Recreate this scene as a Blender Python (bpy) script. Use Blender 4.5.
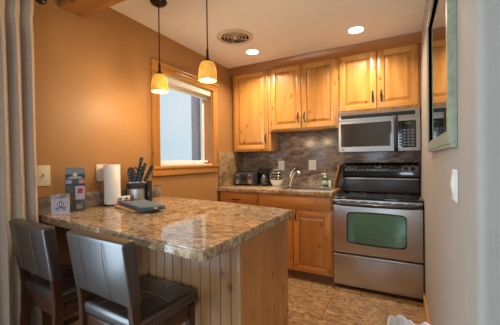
import bpy, bmesh, math, random
from mathutils import Vector, Matrix
random.seed(7)
R = math.radians
S = bpy.context.scene
COL = S.collection
for o in list(bpy.data.objects):
    bpy.data.objects.remove(o)

# ------------------------------------------------------------------ camera, world, big lights, exposure
cd = bpy.data.cameras.new('camera')
cam = bpy.data.objects.new('camera', cd)
COL.objects.link(cam)
cd.sensor_fit = 'HORIZONTAL'
cd.sensor_width = 36.0
cd.lens = 36.0 * 282.43 / 500.0
cd.clip_start = 0.02
fw = Vector((-0.47416697, 0.88040716, -0.00699471))
rt = Vector((0.88040673, 0.47407321, -0.01177179))
up = Vector((0.00704796, 0.01173998, 0.99990625))
cam.matrix_world = Matrix(((rt.x, up.x, -fw.x, 0.0), (rt.y, up.y, -fw.y, 0.0),
                           (rt.z, up.z, -fw.z, 1.26), (0, 0, 0, 1)))
S.camera = cam

w = bpy.data.worlds.new('World')
S.world = w
w.use_nodes = True
wn = w.node_tree.nodes
wl = w.node_tree.links
wbg = wn['Background']
wbg.inputs['Color'].default_value = (0.80, 0.91, 1.0, 1)
wbg.inputs['Strength'].default_value = 1.2

S.view_settings.view_transform = 'Standard'
S.view_settings.look = 'None'
S.view_settings.gamma = 1.0
S.view_settings.use_curve_mapping = False
S.view_settings.exposure = 0.15


def area(name, loc, rot, sx, sy, power, col, spread=180):
    l = bpy.data.lights.new(name, 'AREA')
    l.shape = 'RECTANGLE'
    l.size = sx
    l.size_y = sy
    l.energy = power
    l.color = col
    l.spread = R(spread)
    o = bpy.data.objects.new(name, l)
    o.location = loc
    o.rotation_euler = rot
    COL.objects.link(o)
    return o


# daylight through the glazed patio door in the left wall and the window in the rear wall
area('patio_daylight', (-2.135, -.72, 1.08), (0, R(-90), 0), 2.0, 2.0, 115, (0.70, 0.84, 1.0))
area('rear_window_daylight', (1.0, -3.42, 1.45), (R(90), 0, 0), 2.1, 1.25, 52, (0.80, 0.89, 1.0))


# ------------------------------------------------------------------ materials
def newmat(name):
    m = bpy.data.materials.new(name)
    m.use_nodes = True
    nt = m.node_tree
    b = nt.nodes['Principled BSDF']
    return m, nt, b


def N(nt, typ, **kw):
    n = nt.nodes.new(typ)
    for k, v in kw.items():
        if k.startswith('i_'):
            n.inputs[k[2:].replace('_', ' ')].default_value = v
        else:
            setattr(n, k, v)
    return n


def ramp(nt, stops):
    r = nt.nodes.new('ShaderNodeValToRGB')
    e = r.color_ramp.elements
    while len(e) < len(stops):
        e.new(0.5)
    for i, (p, c) in enumerate(stops):
        e[i].position = p
        e[i].color = (c[0], c[1], c[2], 1)
    return r


def plain(name, col, rough=0.5, metal=0.0, spec=0.5, coat=0.0, noise=0.0, nscale=60, bump=0.0):
    m, nt, b = newmat(name)
    b.inputs['Base Color'].default_value = (*col, 1)
    b.inputs['Roughness'].default_value = rough
    b.inputs['Metallic'].default_value = metal
    b.inputs['Specular IOR Level'].default_value = spec
    b.inputs['Coat Weight'].default_value = coat
    if noise or bump:
        tc = N(nt, 'ShaderNodeTexCoord')
        nz = N(nt, 'ShaderNodeTexNoise', i_Scale=nscale, i_Detail=4.0)
        nt.links.new(tc.outputs['Object'], nz.inputs['Vector'])
        if noise:
            r = ramp(nt, [(0.3, [c * (1 - noise) for c in col]), (0.7, [min(1, c * (1 + noise)) for c in col])])
            nt.links.new(nz.outputs['Fac'], r.inputs['Fac'])
            nt.links.new(r.outputs['Color'], b.inputs['Base Color'])
        if bump:
            bp = N(nt, 'ShaderNodeBump', i_Strength=bump, i_Distance=0.002)
            nt.links.new(nz.outputs['Fac'], bp.inputs['Height'])
            nt.links.new(bp.outputs['Normal'], b.inputs['Normal'])
    return m


def emis(name, col, strength, base=None):
    m, nt, b = newmat(name)
    b.inputs['Base Color'].default_value = (*(base or col), 1)
    b.inputs['Emission Color'].default_value = (*col, 1)
    b.inputs['Emission Strength'].default_value = strength
    return m


def wood(name, dark, light, axis='Z', rough=0.32, knots=0.0, scale=1.0, coat=0.25, groove=None):
    """knotty timber, grain along an axis of the object"""
    m, nt, b = newmat(name)
    L = nt.links
    tc = N(nt, 'ShaderNodeTexCoord')
    oi = N(nt, 'ShaderNodeObjectInfo')
    off = N(nt, 'ShaderNodeVectorMath', operation='SCALE')
    comb = N(nt, 'ShaderNodeCombineXYZ')
    for k in range(3):
        L.new(oi.outputs['Random'], comb.inputs[k])
    L.new(comb.outputs[0], off.inputs[0])
    off.inputs['Scale'].default_value = 9.0
    add = N(nt, 'ShaderNodeVectorMath', operation='ADD')
    L.new(tc.outputs['Object'], add.inputs[0])
    L.new(off.outputs[0], add.inputs[1])
    mp = N(nt, 'ShaderNodeMapping')
    st = 1.3
    sc = {'X': (st, 14, 14), 'Y': (14, st, 14), 'Z': (14, 14, st)}[axis]
    mp.inputs['Scale'].default_value = [s * scale for s in sc]
    L.new(add.outputs[0], mp.inputs['Vector'])
    nz = N(nt, 'ShaderNodeTexNoise', i_Scale=1.0, i_Detail=5.0, i_Roughness=0.6, i_Distortion=0.8)
    L.new(mp.outputs[0], nz.inputs['Vector'])
    mid = [(a + c) / 2 for a, c in zip(dark, light)]
    r = ramp(nt, [(0.28, dark), (0.5, mid), (0.72, light)])
    L.new(nz.outputs['Fac'], r.inputs['Fac'])
    # broad board to board tone
    nb = N(nt, 'ShaderNodeTexNoise', i_Scale=0.22, i_Detail=1.0)
    L.new(mp.outputs[0], nb.inputs['Vector'])
    rb = ramp(nt, [(0.35, (0.82, 0.78, 0.72)), (0.65, (1.08, 1.06, 1.02))])
    L.new(nb.outputs['Fac'], rb.inputs['Fac'])
    mx = N(nt, 'ShaderNodeMix', data_type='RGBA', blend_type='MULTIPLY')
    mx.inputs['Factor'].default_value = 1.0
    L.new(r.outputs['Color'], mx.inputs['A'])
    L.new(rb.outputs['Color'], mx.inputs['B'])
    out = mx.outputs['Result']
    if knots:
        mk = N(nt, 'ShaderNodeMapping')
        ks = {'X': (6.5, 9.5, 9.5), 'Y': (9.5, 6.5, 9.5), 'Z': (9.5, 9.5, 6.5)}[axis]
        mk.inputs['Scale'].default_value = ks
        L.new(add.outputs[0], mk.inputs['Vector'])
        vo = N(nt, 'ShaderNodeTexVoronoi', i_Scale=1.0)
        L.new(mk.outputs[0], vo.inputs['Vector'])
        rk = ramp(nt, [(0.0, (1, 1, 1)), (0.10, (0.9, 0.9, 0.9)), (0.14, (0.3, 0.3, 0.3)), (0.27, (0, 0, 0))])
        L.new(vo.outputs['Distance'], rk.inputs['Fac'])
        m2 = N(nt, 'ShaderNodeMix', data_type='RGBA')
        m2.inputs['B'].default_value = (dark[0] * 0.36, dark[1] * 0.24, dark[2] * 0.25, 1)
        sc2 = N(nt, 'ShaderNodeMath', operation='MULTIPLY')
        sc2.inputs[1].default_value = min(1.0, 0.9 * knots)
        L.new(rk.outputs['Color'], sc2.inputs[0])
        L.new(sc2.outputs[0], m2.inputs['Factor'])
        L.new(out, m2.inputs['A'])
        out = m2.outputs['Result']
    L.new(out, b.inputs['Base Color'])
    b.inputs['Roughness'].default_value = rough
    b.inputs['Coat Weight'].default_value = coat
    b.inputs['Coat Roughness'].default_value = 0.2
    return m


def granite(name, stops, vein, scale=9.0, speck=70.0, rough=0.09, stretch=(1, 1, 1), veinw=0.5, rot=(0, 0, 0)):
    m, nt, b = newmat(name)
    L = nt.links
    tc = N(nt, 'ShaderNodeTexCoord')
    mp = N(nt, 'ShaderNodeMapping')
    mp.inputs['Scale'].default_value = stretch
    mp.inputs['Rotation'].default_value = rot
    L.new(tc.outputs['Object'], mp.inputs['Vector'])
    big = N(nt, 'ShaderNodeTexNoise', i_Scale=scale, i_Detail=8.0, i_Roughness=0.72, i_Distortion=1.4)
    L.new(mp.outputs[0], big.inputs['Vector'])
    r = ramp(nt, stops)
    L.new(big.outputs['Fac'], r.inputs['Fac'])
    fine = N(nt, 'ShaderNodeTexVoronoi', i_Scale=speck)
    L.new(tc.outputs['Object'], fine.inputs['Vector'])
    rf = ramp(nt, [(0.0, (0.45, 0.42, 0.40)), (0.35, (0.9, 0.88, 0.86)), (1.0, (1.35, 1.3, 1.22))])
    L.new(fine.outputs['Color'], rf.inputs['Fac'])
    mx = N(nt, 'ShaderNodeMix', data_type='RGBA', blend_type='MULTIPLY')
    mx.inputs['Factor'].default_value = 0.8
    L.new(r.outputs['Color'], mx.inputs['A'])
    L.new(rf.outputs['Color'], mx.inputs['B'])
    wv = N(nt, 'ShaderNodeTexNoise', i_Scale=scale * 0.35, i_Detail=6.0, i_Distortion=2.2)
    L.new(mp.outputs[0], wv.inputs['Vector'])
    rv = ramp(nt, [(0.46, (0, 0, 0)), (0.5, (1, 1, 1)), (0.55, (0, 0, 0))])
    L.new(wv.outputs['Fac'], rv.inputs['Fac'])
    ml = N(nt, 'ShaderNodeMath', operation='MULTIPLY')
    ml.inputs[1].default_value = veinw
    L.new(rv.outputs['Color'], ml.inputs[0])
    m2 = N(nt, 'ShaderNodeMix', data_type='RGBA')
    L.new(ml.outputs[0], m2.inputs['Factor'])
    L.new(mx.outputs['Result'], m2.inputs['A'])
    m2.inputs['B'].default_value = (*vein, 1)
    L.new(m2.outputs['Result'], b.inputs['Base Color'])
    b.inputs['Roughness'].default_value = rough
    return m


def steel(name, col=(0.53, 0.53, 0.535), rough=0.34, axis='X'):
    m, nt, b = newmat(name)
    L = nt.links
    tc = N(nt, 'ShaderNodeTexCoord')
    mp = N(nt, 'ShaderNodeMapping')
    mp.inputs['Scale'].default_value = (2, 2, 240) if axis == 'X' else (240, 240, 2)
    L.new(tc.outputs['Object'], mp.inputs['Vector'])
    nz = N(nt, 'ShaderNodeTexNoise', i_Scale=1.0, i_Detail=3.0)
    L.new(mp.outputs[0], nz.inputs['Vector'])
    r = ramp(nt, [(0.3, [c * 0.92 for c in col]), (0.7, [c * 1.06 for c in col])])
    L.new(nz.outputs['Fac'], r.inputs['Fac'])
    L.new(r.outputs['Color'], b.inputs['Base Color'])
    b.inputs['Metallic'].default_value = 1.0
    b.inputs['Roughness'].default_value = rough
    b.inputs['Anisotropic'].default_value = 0.5
    return m


def floor_mat():
    m, nt, b = newmat('floor_vinyl_tile')
    L = nt.links
    tc = N(nt, 'ShaderNodeTexCoord')
    mp = N(nt, 'ShaderNodeMapping')
    mp.inputs['Location'].default_value = (0.12, 0.05, 0)
    L.new(tc.outputs['Object'], mp.inputs['Vector'])
    br = N(nt, 'ShaderNodeTexBrick', offset=0.5, offset_frequency=2, squash=1.0)
    for k, v in (('Scale', 1.0), ('Mortar Size', 0.0035), ('Mortar Smooth', 0.3), ('Brick Width', 0.455), ('Row Height', 0.455)):
        br.inputs[k].default_value = v
    br.inputs['Color1'].default_value = (0, 0, 0, 1)
    br.inputs['Color2'].default_value = (1, 1, 1, 1)
    br.inputs['Mortar'].default_value = (0, 0, 0, 1)
    L.new(mp.outputs[0], br.inputs['Vector'])
    sc = N(nt, 'ShaderNodeVectorMath', operation='SCALE')
    sc.inputs['Scale'].default_value = 13.0
    L.new(br.outputs['Color'], sc.inputs[0])
    add = N(nt, 'ShaderNodeVectorMath', operation='ADD')
    L.new(tc.outputs['Object'], add.inputs[0])
    L.new(sc.outputs[0], add.inputs[1])
    m2 = N(nt, 'ShaderNodeMapping')
    m2.inputs['Rotation'].default_value = (0, 0, R(38))
    m2.inputs['Scale'].default_value = (4.2, 8.5, 5)
    L.new(add.outputs[0], m2.inputs['Vector'])
    nz = N(nt, 'ShaderNodeTexNoise', i_Scale=1.5, i_Detail=9.0, i_Roughness=0.74, i_Distortion=2.6)
    L.new(m2.outputs[0], nz.inputs['Vector'])
    r = ramp(nt, [(0.30, (0.055, 0.028, 0.012)), (0.42, (0.17, 0.09, 0.036)), (0.54, (0.32, 0.19, 0.085)), (0.70, (0.50, 0.345, 0.19))])
    L.new(nz.outputs['Fac'], r.inputs['Fac'])
    mo = N(nt, 'ShaderNodeMix', data_type='RGBA')
    L.new(br.outputs['Fac'], mo.inputs['Factor'])
    L.new(r.outputs['Color'], mo.inputs['A'])
    mo.inputs['B'].default_value = (0.07, 0.035, 0.016, 1)
    L.new(mo.outputs['Result'], b.inputs['Base Color'])
    b.inputs['Roughness'].default_value = 0.33
    return m


def glass_mat(name, tint=(0.92, 0.96, 0.97), refl=0.08):
    m = bpy.data.materials.new(name)
    m.use_nodes = True
    nt = m.node_tree
    nt.nodes.remove(nt.nodes['Principled BSDF'])
    out = nt.nodes['Material Output']
    tr = N(nt, 'ShaderNodeBsdfTransparent')
    tr.inputs['Color'].default_value = (*tint, 1)
    gl = N(nt, 'ShaderNodeBsdfGlossy')
    gl.inputs['Roughness'].default_value = 0.02
    lw = N(nt, 'ShaderNodeLayerWeight')
    pw = N(nt, 'ShaderNodeMath', operation='POWER')
    pw.inputs[1].default_value = 5.0
    nt.links.new(lw.outputs['Facing'], pw.inputs[0])
    fr = N(nt, 'ShaderNodeMath', operation='MULTIPLY_ADD')
    fr.inputs[1].default_value = 0.94
    fr.inputs[2].default_value = 0.04
    nt.links.new(pw.outputs[0], fr.inputs[0])
    mx = N(nt, 'ShaderNodeMixShader')
    nt.links.new(fr.outputs[0], mx.inputs[0])
    nt.links.new(tr.outputs[0], mx.inputs[1])
    nt.links.new(gl.outputs[0], mx.inputs[2])
    nt.links.new(mx.outputs[0], out.inputs['Surface'])
    return m


def fabric(name, col, scale=300, rough=0.9):
    m = plain(name, col, rough, noise=0.18, nscale=scale, bump=0.4, spec=0.2)
    m.node_tree.nodes['Principled BSDF'].inputs['Sheen Weight'].default_value = 0.2
    return m


M = {}
CABD, CABL = (0.45, 0.19, 0.034), (0.66, 0.33, 0.085)
M['pine'] = wood('knotty_pine_vertical', CABD, CABL, 'Z', knots=0.85)
M['pine_rail'] = wood('knotty_pine_rail', CABD, CABL, 'X', knots=0.4)
M['crown'] = wood('crown_timber', (0.27, 0.10, 0.022), (0.38, 0.16, 0.038), 'X', knots=0.0)
LOWD, LOWL = (0.42, 0.155, 0.03), (0.57, 0.245, 0.058)
M['low'] = wood('base_pine_vertical', LOWD, LOWL, 'Z', knots=0.8)
M['low_rail'] = wood('base_pine_rail', LOWD, LOWL, 'X', knots=0.5)
M['bead'] = wood('beadboard_pine', (0.42, 0.21, 0.09), (0.55, 0.30, 0.135), 'Z', knots=0.9)
M['bead_end'] = wood('end_panel_pine', (0.42, 0.165, 0.048), (0.60, 0.27, 0.085), 'Z', knots=1.0)
M['casing'] = wood('casing_pine_vertical', (0.36, 0.145, 0.028), (0.53, 0.25, 0.062), 'Z', knots=0.4)
M['casing_h'] = wood('casing_pine_horizontal', (0.36, 0.145, 0.028), (0.53, 0.25, 0.062), 'Y', knots=0.4)
M['beam'] = wood('beam_timber', (0.28, 0.11, 0.022), (0.46, 0.21, 0.05), 'X', knots=0.9)
M['base_trim'] = wood('baseboard_timber', (0.40, 0.17, 0.05), (0.56, 0.28, 0.09), 'Y', knots=0.0)
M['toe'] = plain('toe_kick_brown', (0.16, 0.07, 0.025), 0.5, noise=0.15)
M['orange_wall'] = plain('ochre_wall_paint', (0.37, 0.183, 0.060), 0.5, noise=0.03, nscale=6, bump=0.12)
M['grey_wall'] = plain('greige_wall_paint', (0.35, 0.315, 0.275), 0.6, noise=0.03, nscale=6, bump=0.12)
M['ceiling'] = plain('ceiling_paint', (0.80, 0.75, 0.70), 0.7, noise=0.02, nscale=8, bump=0.1)
M['floor'] = floor_mat()
M['granite'] = granite('brown_gold_granite',
    [(0.28, (0.05, 0.035, 0.025)), (0.39, (0.18, 0.115, 0.065)), (0.48, (0.38, 0.25, 0.14)), (0.58, (0.54, 0.42, 0.28)), (0.74, (0.72, 0.63, 0.50))],
    (0.24, 0.14, 0.06), 15.0, 150.0, 0.07, (1.0, 1.9, 1.0), 0.4, (0, 0, R(-35)))
M['granite_splash'] = granite('grey_brown_granite',
    [(0.28, (0.045, 0.038, 0.035)), (0.43, (0.12, 0.095, 0.082)), (0.53, (0.24, 0.185, 0.15)), (0.62, (0.40, 0.32, 0.26)), (0.76, (0.60, 0.52, 0.44))],
    (0.40, 0.33, 0.28), 3.2, 110.0, 0.10, (1.0, 1.0, 2.6), 0.45, (0, R(24), 0))
M['granite_splash'].node_tree.nodes['Principled BSDF'].inputs['Roughness'].default_value = 0.18
M['granite_warm'] = granite('ochre_granite',
    [(0.28, (0.10, 0.06, 0.03)), (0.45, (0.26, 0.165, 0.08)), (0.58, (0.38, 0.26, 0.14)), (0.75, (0.52, 0.41, 0.27))],
    (0.22, 0.14, 0.07), 3.4, 110.0, 0.12, (1.0, 1.0, 2.4), 0.4, (R(-28), 0, 0))
M['steel'] = steel('brushed_steel')
M['steel_soft'] = steel('satin_steel', (0.36, 0.345, 0.33), 0.36)
M['steel_v'] = steel('brushed_steel_vertical', axis='Z')
M['chrome'] = plain('chrome', (0.75, 0.73, 0.70), 0.12, 1.0)
M['nickel'] = plain('brushed_nickel', (0.55, 0.52, 0.47), 0.28, 1.0)
M['black_gloss'] = plain('black_glass', (0.008, 0.008, 0.009), 0.06, 0.0, 0.6, coat=0.5)
M['black'] = plain('black_plastic', (0.012, 0.012, 0.013), 0.32)
M['black_matte'] = plain('black_matte', (0.018, 0.018, 0.019), 0.6)
M['charcoal'] = plain('charcoal_panel', (0.05, 0.05, 0.052), 0.3)
M['bronze'] = plain('dark_bronze', (0.035, 0.025, 0.02), 0.38, 0.7)
M['white_plastic'] = plain('white_plastic', (0.80, 0.79, 0.76), 0.35)
M['cream'] = plain('cream_vinyl', (0.72, 0.66, 0.55), 0.5)
M['white_vinyl'] = plain('white_vinyl', (0.78, 0.78, 0.76), 0.4)
M['ivory'] = plain('ivory_plate', (0.66, 0.58, 0.45), 0.4)
M['leather'] = plain('dark_brown_leather', (0.030, 0.020, 0.017), 0.34, noise=0.25, nscale=140, bump=0.10, spec=0.8, coat=0.5)
M['leather'].node_tree.nodes['Principled BSDF'].inputs['Coat Roughness'].default_value = 0.25
M['thread'] = plain('tan_thread', (0.16, 0.10, 0.07), 0.7)
M['stool_wood'] = wood('espresso_wood', (0.035, 0.011, 0.006), (0.085, 0.028, 0.014), 'Z', rough=0.28)
M['stool_rail'] = wood('espresso_rail', (0.035, 0.011, 0.006), (0.085, 0.028, 0.014), 'X', rough=0.28)
M['curtain'] = fabric('taupe_linen', (0.52, 0.41, 0.32), 260)
M['paper'] = plain('paper_white', (0.82, 0.80, 0.76), 0.9, bump=0.3, nscale=90)
M['towel'] = fabric('slate_blue_cotton', (0.085, 0.115, 0.15), 420)
M['window_glass'] = glass_mat('window_glass')
M['acrylic'] = glass_mat('clear_acrylic', (0.95, 0.96, 0.96))
M['oven_glass'] = plain('oven_window_glass', (0.15, 0.33, 0.255), 0.05, 0.0, 1.0, coat=0.6)
M['oven_glass'].node_tree.nodes['Principled BSDF'].inputs['Metallic'].default_value = 0.8
M['micro_glass'] = plain('microwave_window', (0.05, 0.045, 0.042), 0.05, 0.35, 1.0, coat=1.0)
M['shade'] = None
M['mirror'] = plain('framed_glass', (0.36, 0.40, 0.37), 0.02, 1.0)
M['frame_green'] = plain('silver_green_frame', (0.36, 0.38, 0.27), 0.35, 0.35, noise=0.18, nscale=40)
M['board'] = wood('maple_board', (0.42, 0.24, 0.11), (0.62, 0.41, 0.22), 'Y', rough=0.5, coat=0)
M['board_dark'] = wood('brown_board', (0.20, 0.09, 0.035), (0.36, 0.18, 0.07), 'Z', rough=0.4, coat=0.1)
M['red'] = plain('red_print', (0.55, 0.03, 0.03), 0.5)
M['green'] = plain('green_print', (0.02, 0.16, 0.09), 0.4)
M['soap_green'] = plain('green_soap', (0.015, 0.09, 0.045), 0.15)
M['navy'] = plain('navy_print', (0.03, 0.055, 0.10), 0.35)
M['sky_print'] = plain('grey_blue_print', (0.20, 0.24, 0.29), 0.4)
M['photo_a'] = plain('grey_print', (0.30, 0.29, 0.31), 0.4, noise=0.6, nscale=60)
M['photo_b'] = plain('dark_photo_print', (0.10, 0.09, 0.085), 0.4, noise=0.8, nscale=70)
M['photo_c'] = plain('brown_photo_print', (0.18, 0.10, 0.06), 0.4, noise=0.7, nscale=60)
M['pink'] = plain('pink_print', (0.55, 0.25, 0.22), 0.4, noise=0.3, nscale=80)
M['lilac'] = plain('lilac_print', (0.48, 0.45, 0.55), 0.45)
M['blue_print'] = plain('blue_print', (0.06, 0.13, 0.30), 0.4)
M['white_print'] = plain('white_print', (0.75, 0.75, 0.75), 0.5)
M['yellow'] = plain('yellow_tag', (0.65, 0.45, 0.12), 0.7)
M['bag'] = plain('white_plastic_film', (0.72, 0.73, 0.76), 0.28, bump=0.25, nscale=30)
M['vent_gold'] = plain('vent_ring', (0.62, 0.50, 0.36), 0.4, 0.15)
M['dark_void'] = plain('vent_cavity', (0.003, 0.003, 0.004), 0.9, spec=0.1)
M['ext_wall'] = plain('pale_exterior_wall', (0.80, 0.82, 0.82), 0.9, noise=0.02)
M['ext_post'] = plain('weathered_post', (0.34, 0.31, 0.35), 0.8, noise=0.2, nscale=25)
M['deck'] = plain('snowy_ground', (0.75, 0.77, 0.8), 0.9)
M['led'] = emis('display_green', (0.15, 0.8, 0.25), 0.22, (.02, .1, .03))
M['lens'] = emis('downlight_lens', (1.0, 0.90, 0.76), 7.0, (0.9, 0.9, 0.9))
M['bulb'] = emis('pendant_bulb', (1.0, 0.86, 0.62), 6.0, (0.9, 0.9, 0.9))
M['mark_grey'] = plain('printed_mark', (0.38, 0.38, 0.38), 0.4)


def shade_mat():
    m, nt, b = newmat('alabaster_shade')
    L = nt.links
    tc = N(nt, 'ShaderNodeTexCoord')
    nz = N(nt, 'ShaderNodeTexNoise', i_Scale=14.0, i_Detail=6.0, i_Roughness=0.7, i_Distortion=1.0)
    L.new(tc.outputs['Object'], nz.inputs['Vector'])
    r = ramp(nt, [(0.3, (0.62, 0.26, 0.035)), (0.5, (0.82, 0.39, 0.06)), (0.7, (0.94, 0.50, 0.11))])
    L.new(nz.outputs['Fac'], r.inputs['Fac'])
    L.new(r.outputs['Color'], b.inputs['Base Color'])
    L.new(r.outputs['Color'], b.inputs['Emission Color'])
    b.inputs['Emission Strength'].default_value = 0.62
    b.inputs['Roughness'].default_value = 0.4
    return m


M['shade'] = shade_mat()


# ------------------------------------------------------------------ mesh helpers
class B:
    """collects shapes for ONE mesh"""

    def __init__(s):
        s.bm = bmesh.new()

    def box(s, x0, x1, y0, y1, z0, z1, bev=0.0, mi=0, seg=2):
        t = bmesh.new()
        vs = bmesh.ops.create_cube(t, size=1.0)['verts']
        for v in vs:
            v.co = Vector((x0 + (v.co.x + .5) * (x1 - x0), y0 + (v.co.y + .5) * (y1 - y0), z0 + (v.co.z + .5) * (z1 - z0)))
        if bev:
            bmesh.ops.bevel(t, geom=list(t.edges), offset=bev, segments=seg, affect='EDGES', profile=0.6)
        return s.add(t, mi)

    def add(s, t, mi=0, mat=None):
        if mat is not None:
            bmesh.ops.transform(t, matrix=mat, verts=t.verts)
        for f in t.faces:
            f.material_index = mi
        me = bpy.data.meshes.new('tmp')
        t.to_mesh(me)
        t.free()
        s.bm.from_mesh(me)
        bpy.data.meshes.remove(me)
        return s

    def prism(s, pts, axis, a, b, bev=0.0, mi=0):
        """polygon pts (2D) extruded along axis from a to b"""
        t = bmesh.new()

        def P(p, q):
            if axis == 'X':
                return (q, p[0], p[1])
            if axis == 'Y':
                return (p[0], q, p[1])
            return (p[0], p[1], q)
        v0 = [t.verts.new(P(p, a)) for p in pts]
        v1 = [t.verts.new(P(p, b)) for p in pts]
        t.faces.new(v0)
        t.faces.new(list(reversed(v1)))
        n = len(pts)
        for i in range(n):
            t.faces.new((v0[i], v1[i], v1[(i + 1) % n], v0[(i + 1) % n]))
        bmesh.ops.recalc_face_normals(t, faces=t.faces)
        if bev:
            bmesh.ops.bevel(t, geom=list(t.edges), offset=bev, segments=2, affect='EDGES')
        return s.add(t, mi)

    def lathe(s, prof, c=(0, 0, 0), n=28, axis='Z', mi=0, close=False):
        """prof: list of (r, h)"""
        t = bmesh.new()
        rings = []
        for r, h in prof:
            if r < 1e-6:
                rings.append([t.verts.new((0, 0, h))])
            else:
                rings.append([t.verts.new((r * math.cos(2 * math.pi * k / n), r * math.sin(2 * math.pi * k / n), h)) for k in range(n)])
        prs = list(zip(rings[:-1], rings[1:]))
        if close:
            prs.append((rings[-1], rings[0]))
        for a, b in prs:
            if len(a) == 1 and len(b) == 1:
                continue
            for k in range(n):
                k2 = (k + 1) % n
                if len(a) == 1:
                    t.faces.new((a[0], b[k], b[k2]))
                elif len(b) == 1:
                    t.faces.new((a[k], a[k2], b[0]))
                else:
                    t.faces.new((a[k], a[k2], b[k2], b[k]))
        bmesh.ops.recalc_face_normals(t, faces=t.faces)
        mt = {'Z': Matrix.Identity(4), 'X': Matrix.Rotation(R(90), 4, 'Y'), 'Y': Matrix.Rotation(R(-90), 4, 'X')}[axis]
        return s.add(t, mi, Matrix.Translation(c) @ mt)

    def tube(s, pts, r, n=10, mi=0, cap=True):
        pts = [Vector(p) for p in pts]
        rr = r if isinstance(r, (list, tuple)) else [r] * len(pts)
        t = bmesh.new()
        rings = []
        ref = None
        for i, p in enumerate(pts):
            d = (pts[min(i + 1, len(pts) - 1)] - pts[max(i - 1, 0)]).normalized()
            if ref is None:
                ref = Vector((0, 0, 1)) if abs(d.z) < 0.9 else Vector((1, 0, 0))
            u = d.cross(ref)
            if u.length < 1e-5:
                u = d.cross(Vector((0, 1, 0)))
            u.normalize()
            v = u.cross(d).normalized()
            ref = v
            rings.append([t.verts.new(p + (u * math.cos(2 * math.pi * k / n) + v * math.sin(2 * math.pi * k / n)) * rr[i]) for k in range(n)])
        for a, b in zip(rings[:-1], rings[1:]):
            for k in range(n):
                t.faces.new((a[k], a[(k + 1) % n], b[(k + 1) % n], b[k]))
        if cap:
            t.faces.new(list(reversed(rings[0])))
            t.faces.new(rings[-1])
        bmesh.ops.recalc_face_normals(t, faces=t.faces)
        return s.add(t, mi)

    def ball(s, c, rx, ry=None, rz=None, mi=0, seg=16):
        t = bmesh.new()
        bmesh.ops.create_uvsphere(t, u_segments=seg, v_segments=max(6, seg // 2), radius=1)
        return s.add(t, mi, Matrix.Translation(c) @ Matrix.Diagonal((rx, ry or rx, rz or rx, 1)))

    def grid(s, fn, nu, nv, mi=0, closed_u=False):
        t = bmesh.new()
        g = [[t.verts.new(fn(i / nu, j / nv)) for j in range(nv + 1)] for i in range(nu + (0 if closed_u else 1))]
        m = len(g)
        for i in range(nu if closed_u else nu):
            for j in range(nv):
                t.faces.new((g[i][j], g[(i + 1) % m][j], g[(i + 1) % m][j + 1], g[i][j + 1]))
        return s.add(t, mi)

    def move(s, v):
        bmesh.ops.translate(s.bm, vec=Vector(v), verts=s.bm.verts)
        return s

    def xf(s, mat):
        bmesh.ops.transform(s.bm, matrix=mat, verts=s.bm.verts)
        return s


def part(name, b, mats, parent=None, world=True, smooth=True, solid=0.0, label=None, subsurf=0):
    """link builder b as one mesh; world=True: geometry is in world axes, moved under the parent's root"""
    if parent is not None and world:
        p = parent
        off = Vector((0, 0, 0))
        while p is not None:
            off += p.location
            p = p.parent
        b.move(-off)
    me = bpy.data.meshes.new(name)
    b.bm.normal_update()
    b.bm.to_mesh(me)
    b.bm.free()
    for m in (mats if isinstance(mats, (list, tuple)) else [mats]):
        me.materials.append(M[m] if isinstance(m, str) else m)
    if smooth:
        for p in me.polygons:
            p.use_smooth = True
        try:
            me.set_sharp_from_angle(angle=R(35))
        except Exception:
            pass
    o = bpy.data.objects.new(name, me)
    COL.objects.link(o)
    if parent is not None:
        o.parent = parent
    if solid:
        md = o.modifiers.new('solid', 'SOLIDIFY')
        md.thickness = solid
    if subsurf:
        md = o.modifiers.new('sub', 'SUBSURF')
        md.levels = md.render_levels = subsurf
    if label:
        o['label'] = label
    return o


def thing(name, label, cat, loc=(0, 0, 0), rotz=0.0, group=None):
    o = bpy.data.objects.new(name, None)
    o.empty_display_size = 0.05
    o.location = loc
    o.rotation_euler = (0, 0, rotz)
    COL.objects.link(o)
    tag(o, label, cat, group)
    return o


def tag(o, label, cat, group=None):
    o['label'] = label
    o['category'] = cat
    if group:
        o['group'] = group
    return o


def struct(name, b, mats, parent=None, label=None, cat=None, smooth=False):
    o = part(name, b, mats, parent, smooth=smooth)
    if parent is None:
        o['kind'] = 'structure'
        if label:
            o['label'] = label
            o['category'] = cat or name.split('_')[0]
    return o


def copy_tree(o, parent=None):
    c = o.copy()
    COL.objects.link(c)
    if parent is not None:
        c.parent = parent
    for ch in list(o.children):
        copy_tree(ch, c)
    return c


def text_bm(txt, size, depth=0.0006):
    cu = bpy.data.curves.new('t', 'FONT')
    cu.body = txt
    cu.size = size
    cu.extrude = depth
    cu.align_x = 'CENTER'
    cu.align_y = 'CENTER'
    o = bpy.data.objects.new('t', cu)
    me = bpy.data.meshes.new_from_object(o)
    t = bmesh.new()
    t.from_mesh(me)
    bpy.data.objects.remove(o)
    bpy.data.curves.remove(cu)
    bpy.data.meshes.remove(me)
    return t


LX, RX, BY, CZ, CT = -1.983, 0.167, 3.45, 2.458, 0.939
NY, REAR, FX = 0.90, -3.3, 2.8

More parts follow.
